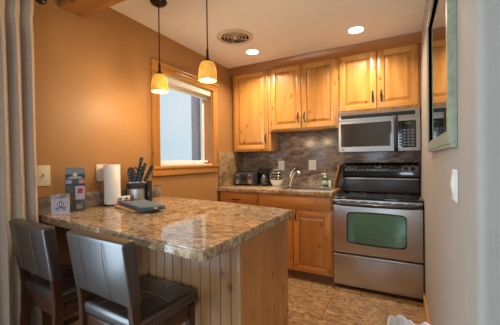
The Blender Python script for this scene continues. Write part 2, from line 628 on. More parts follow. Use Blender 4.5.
# ------------------------------------------------------------------ room shell
struct('floor', B().box(LX - .15, FX, REAR, BY + .1, -.1, 0), 'floor', label='brown veined tile floor of the kitchen', cat='floor')
struct('ceiling', B().box(LX - .15, FX, REAR, BY + .1, CZ, CZ + .1), 'ceiling', label='off-white ceiling over the kitchen', cat='ceiling')
WY0, WY1, WZ0, WZ1 = 1.90, 2.745, 1.215, 2.10
DY0, DY1, DZ = -1.78, 0.34, 2.1
bw = B()
X0, X1 = LX - .14, LX
bw.box(X0, X1, REAR, DY0, 0, CZ).box(X0, X1, DY0, DY1, DZ, CZ).box(X0, X1, DY1, WY0, 0, CZ)
bw.box(X0, X1, WY0, WY1, 0, WZ0).box(X0, X1, WY0, WY1, WZ1, CZ).box(X0, X1, WY1, BY + .1, 0, CZ)
struct('wall_left', bw, 'orange_wall', label='ochre painted wall with the kitchen window', cat='wall')
struct('wall_back', B().box(LX, RX + .1, BY, BY + .1, 0, CZ), 'orange_wall', label='ochre wall behind the cabinets', cat='wall')
# right wall: L-shaped solid with a rounded outer corner
pts = [(RX, BY), (RX, NY + .022)]
for k in range(1, 7):
    a = R(180 + 15 * k)
    pts.append((RX + .022 + .022 * math.cos(a), NY + .022 + .022 * math.sin(a)))
pts += [(FX, NY), (FX, NY + .12), (RX + .12, NY + .12), (RX + .12, BY)]
struct('wall_right', B().prism(pts, 'Z', 0, CZ), 'grey_wall', label='greige painted wall with a rounded corner at the kitchen opening', cat='wall', smooth=True)
struct('wall_far_right', B().box(FX - .02, FX + .1, REAR, NY, 0, CZ), 'grey_wall', label='greige side wall of the living area', cat='wall')
br = B()
br.box(LX, -.1, REAR - .1, REAR, 0, CZ).box(2.1, FX, REAR - .1, REAR, 0, CZ).box(-.1, 2.1, REAR - .1, REAR, 0, .8).box(-.1, 2.1, REAR - .1, REAR, 2.1, CZ)
struct('wall_rear', br, 'grey_wall', label='greige rear wall of the living area with a window', cat='wall')
struct('baseboard_right', B().box(RX - .016, RX, NY + .03, 2.84, 0, .10, .004), 'base_trim', label='honey timber baseboard along the greige wall', cat='baseboard')

# timber header beam between the rooms
struct('trim_1', B().box(LX, FX - .02, 1.047, 1.217, 2.281, CZ, .012), 'beam', label='heavy honey timber beam under the ceiling', cat='beam', smooth=True)

# window in the left wall: casing, sash, pane, crank
win = thing('window_1', 'timber cased kitchen window in the ochre wall above the counter', 'window', (LX, 2.33, 1.13))
win['kind'] = 'structure'
cw = .088
cz0, cz1, cy0, cy1 = 1.128, 2.178, 1.815, 2.832
xs = LX + .002
part('side_casing', B().box(xs, xs + .022, cy0, cy0 + cw, cz0 + cw, cz1 - cw, .004), 'casing', win)
part('side_casing', B().box(xs, xs + .022, cy1 - cw, cy1, cz0 + cw, cz1 - cw, .004), 'casing', win)
bt = B().box(xs, xs + .022, cy0, cy1, cz0, cz0 + cw, .005).box(xs, xs + .034, cy0 - .002, cy1 + .002, cz0 + cw - .025, cz0 + cw, .006)
part('sill', bt, 'casing_h', win)
bt = B().box(xs, xs + .022, cy0, cy1, cz1 - cw, cz1, .004)
bt.box(xs, xs + .034, cy0 - .006, cy1 + .006, cz1 - .028, cz1, .006).box(xs, xs + .028, cy0, cy1, cz1 - .056, cz1 - .04, .005)
part('head_casing', bt, 'casing_h', win)
jx0 = LX - .135
bj = B().box(jx0, xs, WY0, WY0 + .014, WZ0, WZ1).box(jx0, xs, WY1 - .014, WY1, WZ0, WZ1)
part('jamb', bj, 'casing', win)
bj = B().box(jx0, xs, WY0 + .014, WY1 - .014, WZ1 - .014, WZ1).box(jx0, xs, WY0 + .014, WY1 - .014, WZ0, WZ0 + .012)
part('jamb_head', bj, 'cream', win)
sx = LX - .10
bs = B()
a0, a1, b0, b1 = WY0 + .016, WY1 - .016, WZ0 + .014, WZ1 - .016
t = .04
bs.box(sx - .03, sx, a0, a0 + t, b0, b1, .003).box(sx - .03, sx, a1 - t, a1, b0, b1, .003)
bs.box(sx - .03, sx, a0 + t, a1 - t, b0, b0 + t, .003).box(sx - .03, sx, a0 + t, a1 - t, b1 - t, b1, .003)
part('sash', bs, 'white_vinyl', win)
part('pane', B().box(sx - .018, sx - .014, a0 + t, a1 - t, b0 + t, b1 - t), 'window_glass', win, smooth=False)
bc = B().box(sx, sx + .05, 2.50, 2.60, WZ0 + .012, WZ0 + .034, .006)
bc.tube([(sx + .03, 2.56, WZ0 + .034), (sx + .045, 2.60, WZ0 + .05), (sx + .05, 2.66, WZ0 + .045), (sx + .05, 2.69, WZ0 + .04)], .008)
bc.ball((sx + .05, 2.695, WZ0 + .04), .013)
part('crank_handle', bc, 'white_plastic', win)

# patio door in the left wall, behind the viewer
dr = thing('door_1', 'white framed glazed patio door in the ochre wall', 'door', (LX - .07, (DY0 + DY1) / 2, 0))
dr['kind'] = 'structure'
bd = B()
ym = (DY0 + DY1) / 2
for y0, y1 in ((DY0, ym), (ym, DY1)):
    bd.box(LX - .11, LX - .06, y0, y0 + .07, 0.02, DZ).box(LX - .11, LX - .06, y1 - .07, y1, .02, DZ)
    bd.box(LX - .11, LX - .06, y0 + .07, y1 - .07, .02, .14).box(LX - .11, LX - .06, y0 + .07, y1 - .07, DZ - .08, DZ)
part('door_frame', bd, 'white_vinyl', dr, smooth=False)
part('pane', B().box(LX - .09, LX - .085, DY0 + .07, ym - .07, .14, DZ - .08).box(LX - .09, LX - .085, ym + .07, DY1 - .07, .14, DZ - .08), 'window_glass', dr, smooth=False)
wr = thing('window_2', 'white framed living area window in the rear wall', 'window', (1.0, REAR - .05, .8))
wr['kind'] = 'structure'
bd = B()
for x0, x1 in ((-.1, 1.0), (1.0, 2.1)):
    bd.box(x0, x0 + .05, REAR - .08, REAR - .02, .8, 2.1).box(x1 - .05, x1, REAR - .08, REAR - .02, .8, 2.1)
    bd.box(x0 + .05, x1 - .05, REAR - .08, REAR - .02, .8, .86).box(x0 + .05, x1 - .05, REAR - .08, REAR - .02, 2.04, 2.1)
part('window_frame', bd, 'white_vinyl', wr, smooth=False)
part('pane', B().box(-.05, .95, REAR - .052, REAR - .048, .86, 2.04).box(1.05, 2.05, REAR - .052, REAR - .048, .86, 2.04), 'window_glass', wr, smooth=False)

# outside the kitchen window
ew = struct('exterior_wall', B().box(-4.3, -4.2, -1, 7.5, -.3, 3.6), 'ext_wall', label='pale rendered wall outside the kitchen window', cat='wall')
ep = tag(part('exterior_post', B().box(-2.68, -2.56, 3.20, 3.32, -.3, 3.6, .006), 'ext_post'), 'weathered grey post seen through the kitchen window', 'post')
ep['kind'] = 'structure'

# ------------------------------------------------------------------ granite
PX = -.618
PY0, PY1 = .807, 1.745
NS = 8
# peninsula worktop: small radius on the front corners
pp = [(LX + .001, PY0 + .10), (PX - .03, PY0 - .002), (PX - .008, PY0 + .006), (PX, PY0 + .03), (PX - .004, PY1 - .025), (PX - .026, PY1), (-1.35, PY1 + .12), (LX + .001, PY1 + .155)]
bb = B().prism(pp, 'Z', CT - .042, CT, .006)
pen = thing('peninsula_worktop', 'polished brown gold granite worktop of the peninsula in front of the stools', 'worktop', (-1.3, 1.27, CT - .042))
part('slab', bb, 'granite', pen)
o = tag(part('backsplash', B().box(LX + .001, LX + .024, .86, 1.905, CT + .0005, CT + .108, .003), 'granite_splash'), 'low granite upstand on the ochre wall along the peninsula', 'backsplash')
ctr = thing('kitchen_worktop', 'granite worktop with the sink set in it under the upper cabinets', 'worktop', (-1.3, 3.1, CT - .042))
SX0, SX1, SY0, SY1 = -1.21, -.68, 2.93, 3.27
bb = B()
KY0, KX1 = 2.832, -.613
bb.box(LX + .001, SX0, KY0, BY - .001, CT - .042, CT, .006).box(SX1, KX1, KY0, BY - .001, CT - .042, CT, .006)
bb.box(SX0 - .01, SX1 + .01, KY0, SY0, CT - .042, CT, .006).box(SX0 - .01, SX1 + .01, SY1, BY - .001, CT - .042, CT, .006)
part('slab', bb, 'granite', ctr)
bb = B().box(LX + .001, LX + .02, 2.852, BY - .001, CT + .0005, 1.372, .002)
tag(part('backsplash', bb, 'granite_warm'), 'short ochre granite slab on the side wall at the toaster end', 'backsplash')
bb = B().box(LX + .021, RX - .001, BY - .02, BY - .001, CT + .0005, 1.76, .002)
tag(part('backsplash', bb, 'granite_splash'), 'large grey brown veined granite slab behind sink and range', 'backsplash')

# sink
sk = thing('sink', 'stainless drop-in sink in the granite worktop', 'sink', ((SX0 + SX1) / 2, (SY0 + SY1) / 2, CT - .17))
bb = B()
rw = .022
bb.box(SX0 - rw, SX1 + rw, SY0 - rw, SY0 + .008, CT + .0005, CT + .006, .002).box(SX0 - rw, SX1 + rw, SY1 - .008, SY1 + rw, CT + .0005, CT + .006, .002)
bb.box(SX0 - rw, SX0 + .008, SY0, SY1, CT + .0005, CT + .006, .002).box(SX1 - .008, SX1 + rw, SY0, SY1, CT + .0005, CT + .006, .002)
part('rim', bb, 'nickel', sk)
bb = B()
e = .004
bb.box(SX0 + e, SX0 + e + .003, SY0 + e, SY1 - e, CT - .17, CT).box(SX1 - e - .003, SX1 - e, SY0 + e, SY1 - e, CT - .17, CT)
bb.box(SX0 + e, SX1 - e, SY0 + e, SY0 + e + .003, CT - .17, CT).box(SX0 + e, SX1 - e, SY1 - e - .003, SY1 - e, CT - .17, CT)
bb.box(SX0 + e, SX1 - e, SY0 + e, SY1 - e, CT - .173, CT - .17)
part('bowl', bb, 'nickel', sk)

# ------------------------------------------------------------------ cabinets
def raised_panel(x0, x1, z0, z1, yf):
    """bevelled centre panel whose face stands at yf"""
    b = B()
    t = bmesh.new()
    ins = .036
    y0 = yf + .013
    o_ = [t.verts.new(p) for p in ((x0, y0, z0), (x1, y0, z0), (x1, y0, z1), (x0, y0, z1))]
    m_ = [t.verts.new(p) for p in ((x0 + ins, yf, z0 + ins), (x1 - ins, yf, z0 + ins), (x1 - ins, yf, z1 - ins), (x0 + ins, yf, z1 - ins))]
    k_ = [t.verts.new(p) for p in ((x0, yf + .016, z0), (x1, yf + .016, z0), (x1, yf + .016, z1), (x0, yf + .016, z1))]
    t.faces.new(m_)
    for i in range(4):
        j = (i + 1) % 4
        t.faces.new((o_[i], o_[j], m_[j], m_[i]))
        t.faces.new((k_[i], k_[j], o_[j], o_[i]))
    t.faces.new(list(reversed(k_)))
    bmesh.ops.recalc_face_normals(t, faces=t.faces)
    b.add(t)
    return b


def pull(x, y, z, L=.10, vertical=True):
    b = B()
    pts = []
    for k in range(9):
        u = k / 8
        s = (u - .5) * L
        d = -.024 * math.sin(math.pi * u) ** .6 if 0 < u < 1 else 0
        pts.append((x, y + d, z + s) if vertical else (x + s, y + d, z))
    b.tube(pts, [.0055, .0055, .0065, .0085, .009, .0085, .0065, .0055, .0055], 8)
    for s in (-.5, .5):
        p = (x, y - .002, z + s * L) if vertical else (x + s * L, y - .002, z)
        b.ball(p, .008, .004, .011 if vertical else .008, seg=10)
    return b


def door(parent, x0, x1, z0, z1, yf, hx, hz, mv, mh):
    """raised panel door, face at yf, 2 cm thick"""
    st = .058
    b = B()
    b.box(x0, x0 + st, yf, yf + .02, z0, z1, .004, 0).box(x1 - st, x1, yf, yf + .02, z0, z1, .004, 0)
    b.box(x0 + st - .001, x1 - st + .001, yf + .0006, yf + .0195, z0, z0 + st, .004, 1).box(x0 + st - .001, x1 - st + .001, yf + .0006, yf + .0195, z1 - st, z1, .004, 1)
    d = part('door', b, [mv, mh], parent)
    part('panel', raised_panel(x0 + st - .002, x1 - st + .002, z0 + st - .002, z1 - st + .002, yf + .002), mv, d, smooth=False)
    part('handle', pull(hx, yf, hz), 'bronze', d)
    return d


UF = 3.165   # door face of the uppers
UB = 3.185


def upper(label, x0, x1, z0, z1, doors):
    r = thing('upper_cabinet', label, 'cabinet', ((x0 + x1) / 2, BY, z0), 0, 'upper cabinets on the back wall')
    b = B()
    b.box(x0, x1, UB, BY - .022, z0, z1, .002)
    part('carcass', b, 'pine', r)
    for (a0, a1, hx, hz) in doors:
        door(r, a0, a1, z0 + .022, z1 - .02, UF, hx, hz, 'pine', 'pine_rail')
    return r


UZ1 = 2.385
upper('tall single-door pine cabinet beside the ochre wall above the toaster', LX + .022, -1.424, 1.375, UZ1, [(-1.935, -1.447, -1.478, 1.53)])
upper('two-door pine cabinet above the sink', -1.422, -.612, 1.608, UZ1, [(-1.405, -1.027, -1.062, 1.755), (-1.020, -.632, -.986, 1.755)])
upper('short two-door pine cabinet above the microwave', -.610, RX - .003, 1.758, UZ1, [(-.592, -.228, -.262, 1.905), (-.212, .142, -.182, 1.905)])
# crown
cp = [(UB - .001, 2.366), (UF - .003, 2.366), (UF - .006, 2.372), (UF - .022, 2.385), (UF - .030, 2.405), (UF - .046, 2.430), (UF - .052, CZ - .001), (UB + .03, CZ - .001), (UB + .03, UZ1 + .002), (UB - .001, UZ1 + .002), (UB - .001, 2.370)]
tag(part('crown_moulding', B().prism(cp, 'X', LX + .002, RX - .002), 'crown'), 'stained pine crown moulding along the ceiling over the upper cabinets', 'moulding')

# base cabinets on the back wall
LF, LB = 2.845, 2.865
def base_unit(label, x0, x1):
    r = thing('base_cabinet', label, 'cabinet', ((x0 + x1) / 2, BY, 0), 0, 'base cabinets under the back worktop')
    b = B()
    b.box(x0, x1, LB, BY - .022, .085, CT - .19, .002)
    b.box(x0, x1, LB, LB + .03, CT - .19, CT - .0425)
    b.box(x0, x0 + .018, LB + .03, BY - .022, CT - .19, CT - .0425).box(x1 - .018, x1, LB + .03, BY - .022, CT - .19, CT - .0425)
    part('carcass', b, 'low', r)
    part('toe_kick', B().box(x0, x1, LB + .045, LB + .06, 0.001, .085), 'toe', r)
    return r


def drawer_front(name, r, x0, x1, z0, z1, handle):
    d = part(name, B().box(x0, x1, LF, LF + .02, z0, z1, .005), 'low_rail', r)
    if handle:
        part('handle', pull((x0 + x1) / 2 - .02, LF, (z0 + z1) / 2, .10, False), 'bronze', d)


u1 = base_unit('narrow pine drawer cabinet beside the ochre wall', LX + .022, -1.434)
drawer_front('drawer', u1, -1.95, -1.452, .748, .868, True)
door(u1, -1.95, -1.452, .10, .725, LF, -1.49, .62, 'low', 'low_rail')
u2 = base_unit('wide pine sink cabinet next to the range', -1.432, -.614)
drawer_front('false_drawer_front', u2, -1.415, -.630, .748, .868, False)
door(u2, -1.415, -1.027, .10, .725, LF, -1.052, .672, 'low', 'low_rail')
door(u2, -1.019, -.630, .10, .725, LF, -.988, .672, 'low', 'low_rail')

# peninsula base: boarded cabinet with beadboard front and boarded end
pb = thing('peninsula_cabinet', 'boarded pine base of the peninsula under the granite', 'cabinet', (-1.3, 1.4, 0))
ex, fy, gy = -.658, 1.113, 1.725
part('carcass', B().box(LX + .002, ex - .016, fy + .016, gy - .016, 0.001, CT - .043), 'low', pb)
bf = B()
x = LX + .002
k = 0
while x < ex - .03:
    x1 = min(x + .0605, ex - .001)
    bf.box(x + .0018, x1 - .0018, fy + .004, fy + .016, .001, CT - .043, .0012, seg=1)
    x = x1
bf.box(LX + .002, ex - .002, fy + .011, fy + .016, .001, CT - .043)
part('beadboard_panel', bf, 'bead', pb, smooth=False)
be = B()
y = fy
n = 8
ww = (gy - fy) / n
for k in range(n):
    be.box(ex - .016, ex - (.0 if k in (0, n - 1) else .001), y + .0015, y + ww - .0015, .001, CT - .043, .0012, seg=1)
    y += ww
part('end_panel', be, 'bead_end', pb, smooth=False)
part('corner_bead', B().box(ex - .012, ex + .002, fy - .001, fy + .013, .001, CT - .043, .003), 'bead', pb)

# ------------------------------------------------------------------ range
rx0, rx1, ry = -.605, .157, 2.847
rg = thing('kitchen_range', 'stainless electric range with black glass cooktop', 'range', ((rx0 + rx1) / 2, 3.1, 0))
part('body', B().box(rx0 + .003, rx1 - .003, ry + .045, BY - .06, .035, .87, .004), 'black', rg)
for a, b_ in ((rx0 + .05, ry + .09), (rx1 - .05, ry + .09), (rx0 + .05, BY - .1), (rx1 - .05, BY - .1)):
    part('foot', B().lathe([(0, .001), (.018, .001), (.018, .006), (.010, .01), (.010, .036), (0, .036)], (a, b_, 0), 12), 'black_matte', rg)
part('storage_drawer', B().box(rx0, rx1, ry + .001, ry + .044, .036, .338, .006).box(rx0 + .006, rx1 - .006, ry - .008, ry + .01, .312, .334, .006), 'steel', rg)
# oven door with a rounded window
od = part('oven_door', B().box(rx0, rx1, ry, ry + .044, .352, .815, .006), 'steel', rg)
def rrect(x0, x1, z0, z1, r, bow=0.0, n=6):
    p = []
    for cx, cz, a0 in ((x1 - r, z1 - r, 0), (x0 + r, z1 - r, 90), (x0 + r, z0 + r, 180), (x1 - r, z0 + r, 270)):
        for k in range(n + 1):
            a = R(a0 + 90 * k / n)
            p.append((cx + r * math.cos(a), cz + r * math.sin(a)))
    if bow:
        q = []
        xm, hw = (x0 + x1) / 2, (x1 - x0) / 2
        m = len(p)
        for i in range(m):
            q.append(p[i])
            a, b = p[i], p[(i + 1) % m]
            if abs(a[0] - b[0]) > .1:
                for k in range(1, 12):
                    u = k / 12
                    q.append((a[0] + (b[0] - a[0]) * u, a[1] + (b[1] - a[1]) * u))
        p = []
        for X, Z in q:
            g = bow * (1 - ((X - xm) / hw) ** 2)
            p.append((X, Z + (g if Z > (z0 + z1) / 2 else -g)))
    return p
part('window_surround', B().prism(rrect(-.478, .034, .455, .752, .035, .010), 'Y', ry - .003, ry + .002), 'black_gloss', od)
part('oven_window', B().prism(rrect(-.464, .022, .468, .740, .030, .009), 'Y', ry - .005, ry - .001), 'oven_glass', od)
bh = B().tube([(rx0 + .01, ry + .004, .842), (rx0 + .03, ry - .03, .838), (rx0 + .09, ry - .045, .832), ((rx0 + rx1) / 2, ry - .05, .829), (rx1 - .09, ry - .045, .832), (rx1 - .03, ry - .03, .838), (rx1 - .01, ry + .004, .842)], .017, 12)
part('handle', bh, 'black', od)
bv = B().box(rx0, rx1, ry - .002, ry + .05, .828, .874, .005)
vn = part('vent_strip', bv, 'steel', rg)
for k in range(7):
    xx = rx0 + .06 + k * .098
    part('vent_slot', B().box(xx, xx + .062, ry - .004, ry, .852, .860), 'black_matte', vn)
ck = part('cooktop', B().box(rx0 - .004, rx1 + .004, ry - .012, BY - .075, .876, .899, .007), 'black_gloss', rg)
for cx, cy, rr in ((-.42, 2.99, .095), (-.03, 2.99, .08), (-.42, 3.23, .075), (-.03, 3.23, .095)):
    part('burner_ring', B().lathe([(rr, .8991), (rr + .003, .8996), (rr + .006, .8991)], (cx, cy, 0), 40), 'charcoal', ck)
gx0, gx1 = rx0 + .012, rx1 - .004
GY = BY - .075
lo = part('backguard', B().box(gx0, gx1, GY - .012, BY - .024, .900, 1.045, .006), 'charcoal', rg)
hi = part('control_panel', B().prism([(GY - .045, 1.075), (GY - .048, 1.10), (GY - .030, 1.195), (GY - .012, 1.222), (BY - .024, 1.222), (BY - .024, 1.045), (GY - .01, 1.045)], 'X', gx0 - .004, gx1 + .004, .005), 'black_gloss', rg)
part('steel_edge', B().box(gx0, gx1, GY - .022, GY - .006, 1.040, 1.052, .003), 'steel', rg)
# printed control graphics on the slanted panel
def on_panel(t, x, z):
    tilt = math.atan2(.018, .095)
    y = GY - .048 + (z - 1.10) * (.018 / .095) - .0012
    return Matrix.Translation((x, y, z)) @ Matrix.Rotation(R(90) - tilt, 4, 'X')
def stamp(dst, b):
    q = bpy.data.meshes.new('q'); b.bm.to_mesh(q); dst.bm.from_mesh(q); bpy.data.meshes.remove(q); b.bm.free()
for cx in (.035, .098):
    part('burner_symbol', B().lathe([(.026, 0), (.028, .0006), (.030, 0)], n=28).xf(on_panel(None, cx, 1.155)), 'mark_grey', hi)
    for a in range(8):
        part('heat_mark', B().box(-.003, .003, -.0035, .0035, 0, .0006).move((.039 * math.cos(a * .785), .034 * math.sin(a * .785), 0)).xf(on_panel(None, cx, 1.155)), 'mark_grey', hi)
def key(x, z, w_, h_):
    part('touch_key', B().box(-w_, w_, -h_, h_, 0, .0006).xf(on_panel(None, x, z)), 'mark_grey', hi)
for k in range(4):
    key(gx0 + .035 + k * .032, 1.150 + .012 * (k % 2), .006, .004)
    key(gx0 + .045 + k * .034, 1.176, .004, .003)
for k in range(7):
    u = (k - 3) / 3
    key(-.235 + .095 * u, 1.138 + .010 * u * u, .009, .005)
for k in range(6):
    u = (k - 2.5) / 2.5
    key(-.235 + .13 * u, 1.190 - .014 * u * u, .005, .003)
lcd = B()
stamp(lcd, B().box(-.034, .034, -.013, .013, 0, .0008).xf(on_panel(None, -.225, 1.170)))
part('display', lcd, 'black_gloss', hi)
dg = B()
t = text_bm('10:30', .020)
bx = B(); bx.add(t); bx.move((0, 0, .001)); bx.xf(on_panel(None, -.225, 1.170)); stamp(dg, bx)
part('clock_digits', dg, 'led', hi)

# ------------------------------------------------------------------ microwave
mx0, mx1, mz0, mz1, my = -.605, .157, 1.340, 1.755, 3.165
mw = thing('microwave_oven', 'stainless microwave mounted above the range', 'microwave', ((mx0 + mx1) / 2, 3.3, mz0))
part('body', B().box(mx0 + .002, mx1 - .002, my + .035, BY - .022, mz0 + .004, mz1 - .001, .003), 'black', mw)
part('top_panel', B().box(mx0, mx1, my, my + .034, 1.672, mz1 - .001, .006), 'steel_soft', mw)
gr = B().box(mx0 + .028, mx1 - .042, my - .002, my + .003, 1.690, 1.730, .002)
g = part('vent_grille', gr, 'black_matte', mw)
for k in range(5):
    part('louvre', B().box(mx0 + .032, mx1 - .046, my - .004, my - .001, 1.694 + k * .0075, 1.6960 + k * .0075), 'black', g)
dx1 = -.062
# curved-front door: slightly bowed face
def bowed(x0, x1, z0, z1, y, bow, xa, xb, th, r=.0):
    b = B()
    def fy_(X):
        u = (X - (xa + xb) / 2) / ((xb - xa) / 2)
        return y - bow * (1 - u * u)
    t = bmesh.new()
    n = 16
    f0, f1, k0, k1 = [], [], [], []
    for i in range(n + 1):
        X = x0 + (x1 - x0) * i / n
        f0.append(t.verts.new((X, fy_(X), z0))); f1.append(t.verts.new((X, fy_(X), z1)))
        k0.append(t.verts.new((X, fy_(X) + th, z0))); k1.append(t.verts.new((X, fy_(X) + th, z1)))
    for i in range(n):
        t.faces.new((f0[i], f0[i + 1], f1[i + 1], f1[i]))
        t.faces.new((k0[i + 1], k0[i], k1[i], k1[i + 1]))
        t.faces.new((f1[i], f1[i + 1], k1[i + 1], k1[i]))
        t.faces.new((f0[i + 1], f0[i], k0[i], k0[i + 1]))
    t.faces.new((f0[0], f1[0], k1[0], k0[0]))
    t.faces.new((f1[n], f0[n], k0[n], k1[n]))
    bmesh.ops.recalc_face_normals(t, faces=t.faces)
    return b.add(t)
md_ = part('door', bowed(mx0, dx1 - .001, mz0, 1.670, my, .012, mx0, mx1, .034), 'steel_soft', mw)
part('door_window', bowed(mx0 + .022, dx1 - .03, mz0 + .052, 1.638, my - .002, .012, mx0, mx1, .004), 'micro_glass', md_)
part('logo_badge', B().lathe([(0, -.002), (.011, -.002), (.012, 0), (0, 0)], (mx0 + .048, my - .006, mz0 + .025), 18, 'Y'), 'charcoal', md_)
gl = B().add(text_bm('GE', .012), 0, Matrix.Translation((mx0 + .048, my - .0085, mz0 + .025)) @ Matrix.Rotation(R(90), 4, 'X'))
part('logo_letters', gl, 'white_print', md_, smooth=False)
hb = B().tube([(-.052, my - .012, 1.675), (-.052, my - .032, 1.662), (-.052, my - .044, 1.60), (-.052, my - .048, 1.50), (-.052, my - .044, 1.40), (-.052, my - .032, 1.355), (-.052, my - .010, 1.345)], [.019, .0185, .018, .018, .018, .0185, .019], 12)
part('handle', hb, 'black', md_)
cpn = part('control_panel', bowed(dx1 + .001, mx1, mz0, 1.670, my, .012, mx0, mx1, .034), 'steel_soft', mw)
part('keypad', bowed(-.032, mx1 - .035, mz0 + .030, 1.634, my - .002, .012, mx0, mx1, .004), 'black_gloss', cpn)
bt = B()
for r_ in range(6):
    for c_ in range(4):
        X = -.012 + c_ * .034
        Z = 1.395 + r_ * .029
        yy = my - .012 * (1 - ((X - (mx0 + mx1) / 2) / .381) ** 2) - .0035
        bt.box(X - .012, X + .012, yy, yy + .002, Z - .009, Z + .009)
part('key', bt, plain('key_grey_blue', (0.075, 0.095, 0.125), 0.3), cpn)
part('display', B().box(.01, .085, my - .0105, my - .006, 1.595, 1.618), 'led', cpn) if False else None
t = text_bm('10:30', .020)
part('clock_digits', B().add(t, 0, Matrix.Translation((.05, my - .0095, 1.606)) @ Matrix.Rotation(R(90), 4, 'X')), 'led', cpn, smooth=False)

# ------------------------------------------------------------------ ceiling lamps and vent
def downlight(x, y, label):
    r = thing('downlight', label, 'ceiling light', (x, y, CZ), 0, 'recessed downlights')
    part('trim_ring', B().lathe([(.066, -.001), (.076, -.004), (.088, -.001), (.088, 0), (.066, 0)], (0, 0, 0), 36), 'white_plastic', r, world=False)
    part('lens', B().lathe([(0, -.003), (.066, -.003), (.066, -.0005), (0, -.0005)], (0, 0, 0), 36), 'lens', r, world=False)
    l = bpy.data.lights.new('downlight_lamp', 'AREA')
    l.shape = 'DISK'; l.size = .12; l.energy = DOWN_W; l.color = (1.0, .83, .62); l.spread = R(140)
    o = bpy.data.objects.new('downlight_lamp', l)
    o.parent = r
    o.location = (0, 0, -.008)
    COL.objects.link(o)
    return r


DOWN_W, PEND_W = 15, 9
downlight(-1.446, 2.773, 'recessed ceiling light next to the round vent')
downlight(-.368, 2.785, 'recessed ceiling light in front of the microwave cabinet')
vt = thing('ceiling_vent', 'round ceiling vent with concentric louvres', 'vent', (-1.416, 2.354, CZ))
part('backing', B().lathe([(0, -.004), (.135, -.004), (.135, -.001), (0, -.001)], n=40), 'dark_void', vt, world=False)
part('outer_ring', B().lathe([(.132, -.006), (.140, -.018), (.165, -.012), (.178, -.001), (.132, -.001)], n=48, close=True), 'vent_gold', vt, world=False)
bl = B()
for rr in (.046, .076, .106):
    bl.lathe([(rr - .004, -.0105), (rr + .004, -.008), (rr + .004, -.006), (rr - .004, -.0085)], n=40, close=True)
part('louvre', bl, 'vent_gold', vt, world=False)
bl = B().lathe([(0, -.016), (.02, -.016), (.024, -.005), (0, -.005)], n=20)
for k in range(4):
    a = R(45 + 90 * k)
    bl.tube([(.018 * math.cos(a), .018 * math.sin(a), -.012), (.136 * math.cos(a), .136 * math.sin(a), -.010)], .0035, 8)
part('spoke', bl, 'vent_gold', vt, world=False)


def pendant(x, y, zb, label):
    """zb: bottom rim of the shade"""
    r = thing('pendant_lamp', label, 'pendant lamp', (x, y, CZ), 0, 'pendants over the peninsula')
    h = zb - CZ
    part('canopy', B().lathe([(0, -.028), (.03, -.027), (.052, -.018), (.062, -.004), (.062, -.0005), (0, -.0005)], n=32), 'bronze', r, world=False)
    part('cord', B().tube([(0, 0, -.026), (0, 0, h + .20)], .0042, 8), 'bronze', r, world=False)
    part('socket_cap', B().lathe([(0, h + .212), (.008, h + .210), (.009, h + .158), (.017, h + .142), (.029, h + .133), (.029, h + .122), (0, h + .122)], n=24), 'bronze', r, world=False)
    pr = [(.028, .128), (.040, .124), (.049, .112), (.056, .090), (.0605, .062), (.0625, .032), (.061, .0), (.057, .0), (.0585, .032), (.0565, .062), (.052, .088), (.045, .108), (.038, .119), (.028, .123)]
    part('lamp_shade', B().lathe([(a, h + b) for a, b in pr], n=36, close=True), 'shade', r, world=False)
    part('bulb', B().lathe([(0, h + .012), (.052, h + .014), (.054, h + .022), (0, h + .024)], n=28), 'bulb', r, world=False)
    l = bpy.data.lights.new('pendant_light', 'POINT')
    l.energy = PEND_W; l.color = (1.0, .72, .42); l.shadow_soft_size = .06
    o = bpy.data.objects.new('pendant_light', l)
    o.parent = r
    o.location = (0, 0, h - .075)
    COL.objects.link(o)


pendant(-1.597, 1.552, 1.784, 'amber glass pendant lamp in front of the window casing, nearer the ochre wall')
pendant(-1.160, 1.562, 1.806, 'amber glass pendant lamp hanging nearer the free end of the peninsula')

# roller blind
rb = thing('roller_blind', 'cream roller blind rolled up at the top of the kitchen window', 'blind', (LX - .02, 2.32, 2.085))
part('cassette', B().box(LX - .052, LX - .004, WY0 + .017, WY1 - .017, 2.022, 2.084, .008), 'cream', rb)
part('fabric', B().box(LX - .06, LX - .056, WY0 + .022, WY1 - .022, 1.995, 2.05), 'cream', rb)
part('hem_bar', B().box(LX - .064, LX - .052, WY0 + .022, WY1 - .022, 1.983, 1.997, .003), 'white_vinyl', rb)

# ------------------------------------------------------------------ curtain and rod
rod = thing('curtain_rod', 'black curtain rod with a turned finial above the curtain', 'curtain rod', (LX + .09, 0, 2.235))
part('pole', B().tube([(LX + .09, -2.2, 2.235), (LX + .09, .86, 2.235)], .014, 12), 'black', rod)
part('finial', B().lathe([(0, -.005), (.016, -.004), (.020, .006), (.013, .014), (.020, .024), (.026, .042), (.023, .060), (.012, .072), (0, .075)], (LX + .09, .86, 2.235), 20, 'Y'), 'black', rod)
part('bracket', B().tube([(LX + .001, .78, 2.235), (LX + .085, .78, 2.235)], .009, 10).lathe([(0, 0), (.03, 0), (.028, .008), (0, .009)], (LX + .001, .78, 2.235), 18, 'X'), 'black', rod)
cu = thing('curtain', 'taupe linen curtain hanging in pleats beside the stools', 'curtain', (LX + .09, .55, 0))
def curtain_pt(u, v):
    z = .02 + v * 2.235
    wid = 1.0 + .04 * (1 - v)
    yy = .865 - (1 - u) * .66 * wid + .02 * (1 - v)
    pinch = math.exp(-((z - 2.10) / .07) ** 2)
    ph = u * 2 * math.pi * 9.3 + .9
    amp = .032 * (1 - .55 * pinch) + .006 * math.sin(3 * z + 2 * u)
    xx = LX + .075 + amp * math.sin(ph + .25 * math.sin(2.2 * z)) + (.0 if z < 2.1 else .01)
    yy += .007 * math.sin(2 * ph + 1) + .008 * math.sin(1.7 * z + 8 * u)
    return (xx, yy, z)
part('cloth_panel', B().grid(curtain_pt, 220, 40), 'curtain', cu, solid=.003)

